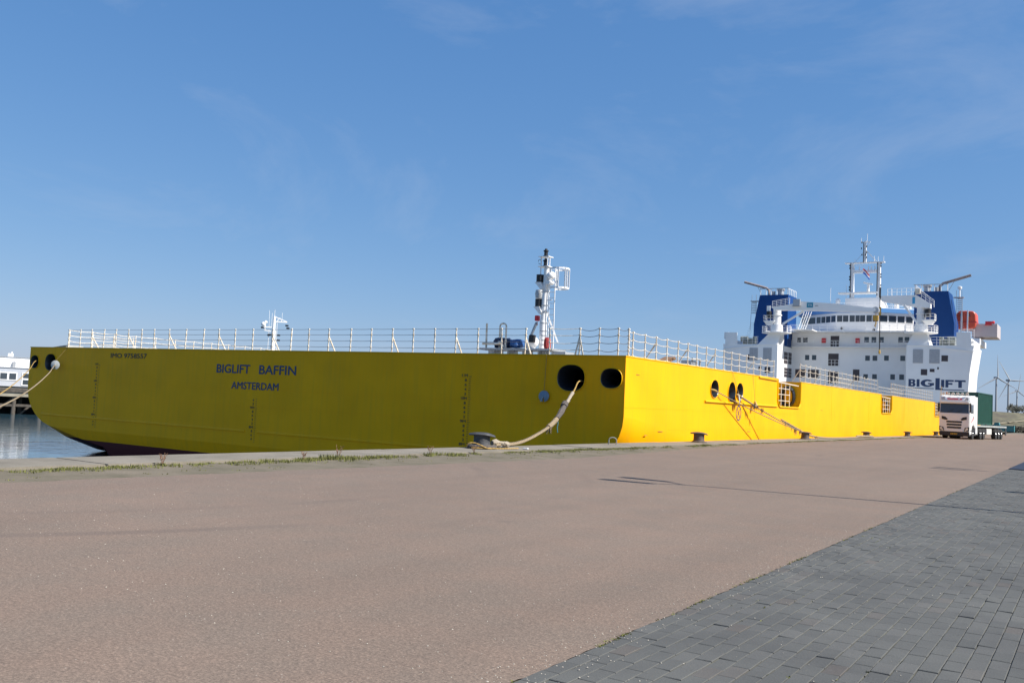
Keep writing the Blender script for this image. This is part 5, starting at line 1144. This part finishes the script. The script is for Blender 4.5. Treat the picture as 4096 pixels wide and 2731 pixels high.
# ------------------------------------------------------------------ lamp posts (beyond the right edge; their shadows fall into view)
def lamp_post(x, y, h, lab):
    o = empty('lamp_post', (x, y, 0)); tag(o, lab, 'lamp post', 'lamp posts beside the paved strip')
    mb = MB(); mb.cyl((0, 0, 0), (0, 0, 1.1), .10, n=12); mb.cyl((0, 0, 1.1), (0, 0, h), .07, .04, n=12); mb.build('pole', GREYM, o, smooth=True)
    for sy in (-1, 1):
        mb = MB(); mb.tube([(0, 0, h - .1), (-.1, .18 * sy, h + .05), (-.3, .36 * sy, h + .1)], .03, 8); mb.build('arm', GREYM, o, smooth=True)
        mb = MB(); mb.hexa([(-.25, .36 * sy - .1, h + .06), (-.25, .36 * sy + .1, h + .06), (-1.15, .42 * sy + .14, h + .12), (-1.15, .42 * sy - .14, h + .12), (-.25, .36 * sy - .07, h + .16), (-.25, .36 * sy + .07, h + .16), (-1.15, .42 * sy + .09, h + .2), (-1.15, .42 * sy - .09, h + .2)]); mb.build('lamp_head', GREYM, o)
lamp_post(2.6, 16.72, 9.35, 'tall twin-headed lamp post right of the frame casting the long shadow')
lamp_post(6.1, 30.9, 9.35, 'farther twin-headed lamp post right of the frame casting the short shadow')
mb = MB(); mb.lathe((0, 0, 0), [(.2, 0), (.2, .1), (.17, .14), (.15, .72), (.13, .78), (.02, .80)], 16); o = mb.build('marker_post', CONC, smooth=True, angle=50); o.location = (-.70, 21.15, -.002); tag(o, 'short round concrete post on the pavers at the right edge', 'post')
mb = MB(); mb.hexa([(-2.27, 32.0, .003), (1.5, 31.2, .003), (1.5, 40, .003), (-2.27, 39, .003), (-2.25, 32.02, .03), (1.5, 31.22, .03), (1.5, 39.9, .03), (-2.25, 38.9, .03)])
o = mb.build('dark_flat_slab', mat('dark_plate', (.012, .016, .028), .6)); tag(o, 'thin dark slab lying on the pavers at the right edge', 'plate')  # thin near-black slab, flat on the pavers

# ------------------------------------------------------------------ far shore: dike, turbines, bushes
def dike_mat():
    m, n, l = node_mat('dike_grass'); b = n['Principled BSDF']; b.inputs['Roughness'].default_value = .95
    g = n.new('ShaderNodeNewGeometry'); P = g.outputs['Position']
    q = n.new('ShaderNodeMapping'); q.inputs['Scale'].default_value = (.5, .25, 1.2); l(P, q.inputs['Vector'])
    c = ramp(n, l, nodenoise(n, l, q.outputs['Vector'], .8, 6, .65), [(.32, (.085, .07, .05)), (.5, (.11, .10, .06)), (.66, (.16, .14, .085))]); l(c, b.inputs['Base Color']); return m
mb = MB(); xs = [-700 + 14 * i for i in range(120)]; vs_ = []
for x in xs:
    z = 5.0 + .4 * noise.noise(Vector((x * .05, 0, 0)))
    for (yy, zz) in ((236, -.02), (262, z), (268, z), (300, -.02)): vs_.append((x, yy + 3 * noise.noise(Vector((x * .03, yy, 0))), zz + .15 * noise.noise(Vector((x * .3, yy, 2)))))
mb.add(vs_, [(i * 4 + j, (i + 1) * 4 + j, (i + 1) * 4 + j + 1, i * 4 + j + 1) for i in range(len(xs) - 1) for j in range(3)])
tag(mb.build('dike', dike_mat(), smooth=True), kind='structure')
SAND = mat('sand_path', (.42, .36, .25), .95)
mb = MB()
for (a, b, w_) in (((-22, 243, 1.2), (-8, 258, 3.9), .5), ((-19, 248, 2.4), (2, 240, .9), .4)):
    mb.beam(Vector(a) + Vector((0, -.6, .25)), Vector(b) + Vector((0, -.6, .25)), w_, .1)
tag(mb.build('path', SAND), kind='structure')
TW = mat('turbine_grey_white', (.30, .32, .34), .5)
def turbine(az, D, hub, rot, ang, bl, lab):
    x, y = -math.sin(R(az)) * D, math.cos(R(az)) * D
    o = empty('wind_turbine', (x, y, 0)); tag(o, lab, 'wind turbine', 'wind turbines beyond the dike')
    mb = MB(); mb.cyl((0, 0, -1), (0, 0, hub), 2.1, 1.2, n=14); mb.build('tower', TW, o, smooth=True)
    d = Vector((math.sin(R(rot)), -math.cos(R(rot)), 0)); 
    mb = MB(); mb.beam(d * 3.2 + Vector((0, 0, hub + 1.2)), d * -6.5 + Vector((0, 0, hub + 1.4)), 3.2, 3.4); mb.build('nacelle', TW, o, bevel=.6)
    mb = MB(); h0 = d * 4.2 + Vector((0, 0, hub + 1.2)); mb.sphere(h0, 1.7, 12, 6); mb.build('hub', TW, o, smooth=True)
    x_ = Vector((d.y, -d.x, 0)).normalized() * -1
    for k in range(3):
        a = R(ang + 120 * k); u = x_ * math.sin(a) + Vector((0, 0, 1)) * math.cos(a); v = u.cross(d)
        mb = MB(); vs_ = []; st = ((0, .9, .9), (.08, 1.5, .8), (.2, 1.9, .55), (.5, 1.15, .35), (.8, .7, .2), (1, .25, .08))
        for f_, c_, th in st:
            q = h0 + u * (bl * f_); vs_ += [q - v * c_ * .35, q + d * th, q + v * c_ * .9, q - d * th * .6]
        mb.add(vs_, [(j * 4 + i, j * 4 + (i + 1) % 4, (j + 1) * 4 + (i + 1) % 4, (j + 1) * 4 + i) for j in range(len(st) - 1) for i in range(4)] + [tuple(range(20, 24))]); mb.build('blade', TW, o, smooth=True)
turbine(4.69, 1700, 79, 32, -1, 38, 'nearest wind turbine beyond the dike, one blade pointing straight up')
turbine(4.10, 1760, 78, 32, -30, 38, 'middle wind turbine beyond the dike, its lowest blade hanging straight down')
turbine(3.68, 2300, 79, 32, 8, 38, 'farthest wind turbine, smallest one above the bushes at right')
def bush(name, c, r, hgt, lab, m_, seed, n=900):
    rnd = random.Random(seed); o = empty(name, c); tag(o, lab, 'bush')
    mb = MB()
    for k in range(5): mb.tube([(0, 0, -.3), (rnd.uniform(-.3, .3) * r, rnd.uniform(-.3, .3) * r, hgt * .4), (rnd.uniform(-.7, .7) * r, rnd.uniform(-.7, .7) * r, hgt * .8)], [.09, .06, .02], 5)
    mb.build('trunk', RUST, o)
    mb = MB(); cl = [(rnd.uniform(-.6, .6) * r, rnd.uniform(-.6, .6) * r, hgt * rnd.uniform(.3, .85), r * rnd.uniform(.25, .5)) for _ in range(9)]
    for _ in range(n):
        a, b_, c_, q = rnd.choice(cl); d = Vector((rnd.gauss(0, 1), rnd.gauss(0, 1), rnd.gauss(0, .8))).normalized() * q * rnd.random() ** .4; p = Vector((a, b_, c_)) + d
        u = Vector((rnd.gauss(0, 1), rnd.gauss(0, 1), rnd.gauss(0, 1))).normalized() * .16; v = u.orthogonal().normalized() * .11; mb.add([p - u, p + v, p + u, p - v], [(0, 1, 2, 3)])
    mb.build('crown', m_, o)
BUSH = mat('grey_green_leaf', (.11, .115, .095), .9, var=.4, vscale=1.5)
for i, (x, yy, r_, h_, lb) in enumerate(((-18.0, 266, 1.6, 2.6, 'small dark bush on the dike crest below the farthest turbine'), (-15.4, 267, 2.2, 2.2, 'round dark bush on the dike crest at the right edge'), (-12.6, 266, 3.0, 2.8, 'broad bush on the dike crest cut by the right edge of the picture'))):
    bush('bush', (x, yy, 4.7), r_, h_, lb, BUSH, 30 + i)
# things at the foot of the dike
mb = MB(); mb.box(0, 6, 0, 2.4, .2, 1.5); mb.prism([(0, 1.5), (1.2, 1.5), (1.0, 2.1), (.2, 2.1)], lambda p, d: (p[0] + 2, d, p[1]), .2, 2.2); o = mb.build('skip_container', mat('teal_skip', (.05, .2, .22), .6)); o.location = (-21.0, 226, 0); tag(o, 'low teal container at the foot of the dike behind the trailer', 'container')
pr_ = empty('parked_car', (-19.0, 214, 0)); tag(pr_, 'tiny dark red car parked far behind the trailer', 'car')
mb = MB(); mb.prism([(0, .35), (0, .8), (.7, .9), (1.3, 1.4), (2.9, 1.4), (3.5, .95), (4.1, .85), (4.1, .35)], lambda p, d: (d, p[0], p[1]), -.85, .85); mb.build('body', mat('car_red', (.12, .02, .025), .35, coat=.5), pr_, bevel=.08)
for sx in (-.8, .8):
    for yy in (.8, 3.3): wheel(pr_, sx, yy, .32, .2)
mb = MB(); mb.box(-.7, .7, .72, .8, .95, 1.32); mb.build('windscreen', GLASS, pr_)
hd = MB(); rnd = random.Random(5)
for _ in range(2600):
    p = Vector((rnd.uniform(-16.5, 8), 229 + rnd.uniform(-.8, .8), rnd.uniform(0, 1.6) * rnd.uniform(.6, 1))); u = Vector((rnd.gauss(0, 1), rnd.gauss(0, 1), rnd.gauss(0, 1))).normalized() * .2; v = u.orthogonal().normalized() * .15; hd.add([p - u, p + v, p + u, p - v], [(0, 1, 2, 3)])
o = hd.build('hedge', mat('dark_hedge', (.045, .04, .03), .9, var=.4)); tag(o, 'low dark hedge at the foot of the dike on the right edge', 'hedge')

# ------------------------------------------------------------------ far pier, cabins and neighbouring vessel at left
PD = Vector((-111.6, 62.0, 0)); PA = math.atan2(.873, .487)      # local x runs along the pier face to the right, y away from camera
pier = empty('timber_pier', PD, (0, 0, PA)); tag(pier, 'old timber and concrete pier on piles across the water at left', 'pier')
PCON = mat('pier_concrete', (.30, .27, .21), .9, var=.3, vscale=.8); PTIM = mat('wet_timber', (.10, .085, .07), .9, var=.5, vscale=3); PDARK = mat('recess_shade_dark', (.02, .02, .022), .95)
mb = MB(); mb.box(-60, 45, .3, 14, -.95, -.02); mb.build('deck_slab', PCON, pier)
mb = MB(); mb.box(-60, 45, .0, .3, -.42, .08); mb.build('kerb_beam', PTIM, pier); mb = MB(); mb.box(-60, 45, .12, .3, -.93, -.45); mb.build('fascia', PCON, pier)
mb = MB(); mb.box(-60, 45, 5.0, 5.4, -6, -.96); mb.build('back_wall', PDARK, pier)  # near-black colour stands in for the shade of the recess behind the piles
mb = MB(); mb.box(-60, 45, .35, .6, -2.15, -1.85); mb.build('waler', PTIM, pier)
pp = MB(); pp.cyl((0, 0, -6), (0, 0, -.5), .27, .25, n=10); p0 = pp.build('pile', PTIM, pier, smooth=True); k = 0
for q in range(-20, 15):
    for yy in (.55, 2.8):
        o = p0 if k == 0 else p0.copy()
        if k: col.objects.link(o); o.parent = pier
        o.location = (q * 2.9 + .3 * yy - .2, yy, random.uniform(-.1, .1)); k += 1
br = MB()
for q in range(-20, 14): br.beam((q * 2.9 + .4, 1.2, -3.4), (q * 2.9 + 2.6, 1.2, -1.2), .22)
br.build('cross_brace', PTIM, pier)
def cabin(loc, lab, x0, x1, d, h, m_, wins, name='site_cabin'):
    o = empty(name, loc, (0, 0, PA)); tag(o, lab, 'cabin', 'stacked cabins on the far pier')
    mb = MB(); mb.box(x0, x1, 0, d, 0, h); mb.build('wall', m_, o); mb = MB(); mb.box(x0 - .08, x1 + .08, -.08, d + .08, h, h + .08); mb.build('roof', GREYM, o)
    for a, b, z0, z1, nm in wins:
        mb = MB(); mb.cur = 0; mb.box(a, b, -.06, .02, z0, z1); mb.cur = 1; nn = 2
        for i in range(nn):
            if nm == 'door': mb.box(a + .14, b - .14, -.075, .0, z0 + .12 + i * (z1 - z0) / 2, z0 + (i + 1) * (z1 - z0) / 2 - .1)
            else: mb.box(a + .12 + i * (b - a) / 2, a + (i + 1) * (b - a) / 2 - .1, -.075, .0, z0 + .12, z1 - .12)
        mb.build(nm, [WHITE, GLASS], o)
    return o
CG = mat('cabin_grey', (.46, .48, .52), .6, var=.06); CWH = mat('cabin_white', (.80, .80, .80), .5)
lo = PD + Vector((-.487 * .0, 0, 0))
def pv(x, y, z): return PD + Vector((x * .487 - y * .873, x * .873 + y * .487, z))
cabin(pv(0, 1.2, 0.3), 'grey lower cabin with white window and glazed door on the far pier', -9.5, 2.0, 3, 2.25, CG, ((-1.85, .1, .72, 1.72, 'window'), (.62, 1.52, .15, 1.75, 'door'), (-6, -4, .8, 1.8, 'window')))
up_ = cabin(pv(0, 2.4, 2.63), 'white upper cabin stacked on the grey cabin on the far pier', -9.5, 1.45, 2.4, 1.25, CWH, ((-5, -2.35, .2, 1.0, 'window'),))
mb = MB(); mb.box(-1.1, -.5, .6, 1.2, 1.33, 1.75); mb.cyl((-.7, .9, 1.7), (-.7, .9, 1.95), .1); mb.build('roof_vent', CWH, up_)
mb = MB()
for q in range(8): mb.cyl((-2.4 + q * .3, -.9, 0), (-2.4 + q * .3, -.9, .75), .02, n=5)
mb.cyl((-2.4, -.9, .75), (-.3, -.9, .75), .025, n=5); mb.cyl((-2.4, -.9, .4), (-.3, -.9, .4), .02, n=5); mb.box(-.5, -.15, -.3, -.05, 0, .7); mb.build('balcony_rail', GREYM, up_)
# vessel lying on the far side of the cargo ship
vd = Vector((-.7350, .6781, 0)); VP = vd * 112
vs0 = empty('service_vessel', (VP.x, VP.y, ZW), (0, 0, .25)); tag(vs0, 'white masted vessel behind the cargo ship, only its mast showing over the stern', 'vessel')
mb = MB(); mb.prism([(-3.6, -9), (-3.6, 6), (-2.4, 10), (0, 13), (2.4, 10), (3.6, 6), (3.6, -9)], lambda p, d: (p[0] * (1 + .05 * d), p[1] * (1 + .02 * d), d), -1.2, 2.0); mb.build('hull', mat('vessel_blue', (.02, .05, .12), .5), vs0)
mb = MB(); mb.box(-2.6, 2.6, -4, 4, 2.0, 4.6); mb.box(-2.2, 2.2, -1.5, 3, 4.6, 7.2); mb.build('wheelhouse', WHITE, vs0)
mb = MB()
for q in range(4): mb.box(-1.9 + q * 1.0, -1.15 + q * 1.0, 2.95, 3.05, 5.9, 6.8); mb.box(-1.9 + q * 1.0, -1.15 + q * 1.0, -1.55, -1.45, 5.9, 6.8)
mb.build('window', GLASS, vs0)
mb = MB(); mb.cyl((0, 0, 7.0), (0, 0, 11.5), .30, .24, n=12); mb.cyl((0, 0, 11.5), (0, 0, 13.2), .2, .14, n=10); mb.cyl((0, 0, 13.2), (0, 0, 14.0), .03, n=5); vm = mb.build('mast', WHITE, vs0, smooth=True)
mb = MB()
c_, s_ = math.cos(-.25 + .82), math.sin(-.25 + .82)
def vx(a, z): return (a * .68 * c_, a * .68 * s_, z)     # across the line of sight
mb.beam(vx(0, 13.2), vx(2.2, 12.65), .1); mb.beam(vx(0, 12.6), vx(2.2, 12.6), .12); mb.beam(vx(.5, 12.7), vx(1.0, 13.1), .08); mb.beam(vx(1.2, 12.6), vx(1.2, 12.95), .08)
mb.beam(vx(0, 11.9), vx(-1.7, 11.9), .12); mb.beam(vx(0, 11.4), vx(-1.6, 11.5), .1); mb.beam(vx(-1.5, 11.5), vx(-1.5, 12.4), .1); mb.beam(vx(-.8, 7), vx(-.8, 11.6), .05); mb.beam(vx(.7, 7), vx(.5, 12.6), .05)
for z in (7.5, 8.2, 8.9, 9.6, 10.3, 11): mb.beam(vx(.1, z), vx(.65, z), .04)
mb.build('yard', WHITE, vm)
mb = MB(); mb.sphere(vx(-1.75, 12.2), .28, 10, 6); mb.sphere(vx(-1.4, 12.45), .2, 10, 6); mb.build('radar_dome', WHITE, vm, smooth=True)
mb = MB()
for a, z in ((-.6, 11.0), (-.75, 10.95), (2.2, 12.2), (2.4, 11.9), (-1.9, 11.8), (.9, 11.0), (-.9, 9.1), (1.0, 9.0), (.9, 8.2), (.9, 10.4)): mb.box(vx(a, z)[0] - .14, vx(a, z)[0] + .14, vx(a, z)[1] - .14, vx(a, z)[1] + .14, z - .09, z + .09)
tag(mb.build('mast_lamp', BLACK, vm), kind='stuff')
mb = MB(); mb.cyl(vx(-.8, 12), vx(-.9, 13.9), .02, n=4); mb.cyl(vx(1.3, 12.6), vx(1.3, 13.7), .02, n=4); mb.cyl(vx(3.2, 7), vx(3.2, 12), .02, n=4); mb.cyl(vx(-.4, 12), vx(-.4, 13.6), .02, n=4); mb.build('antenna', WHITE, vm)
mb = MB(); mb.sphere(vx(-2.3, 7.4), .75, 14, 7); mb.build('satellite_dome', WHITE, vm, smooth=True)

scene.render.resolution_x = 1024; scene.render.resolution_y = 682
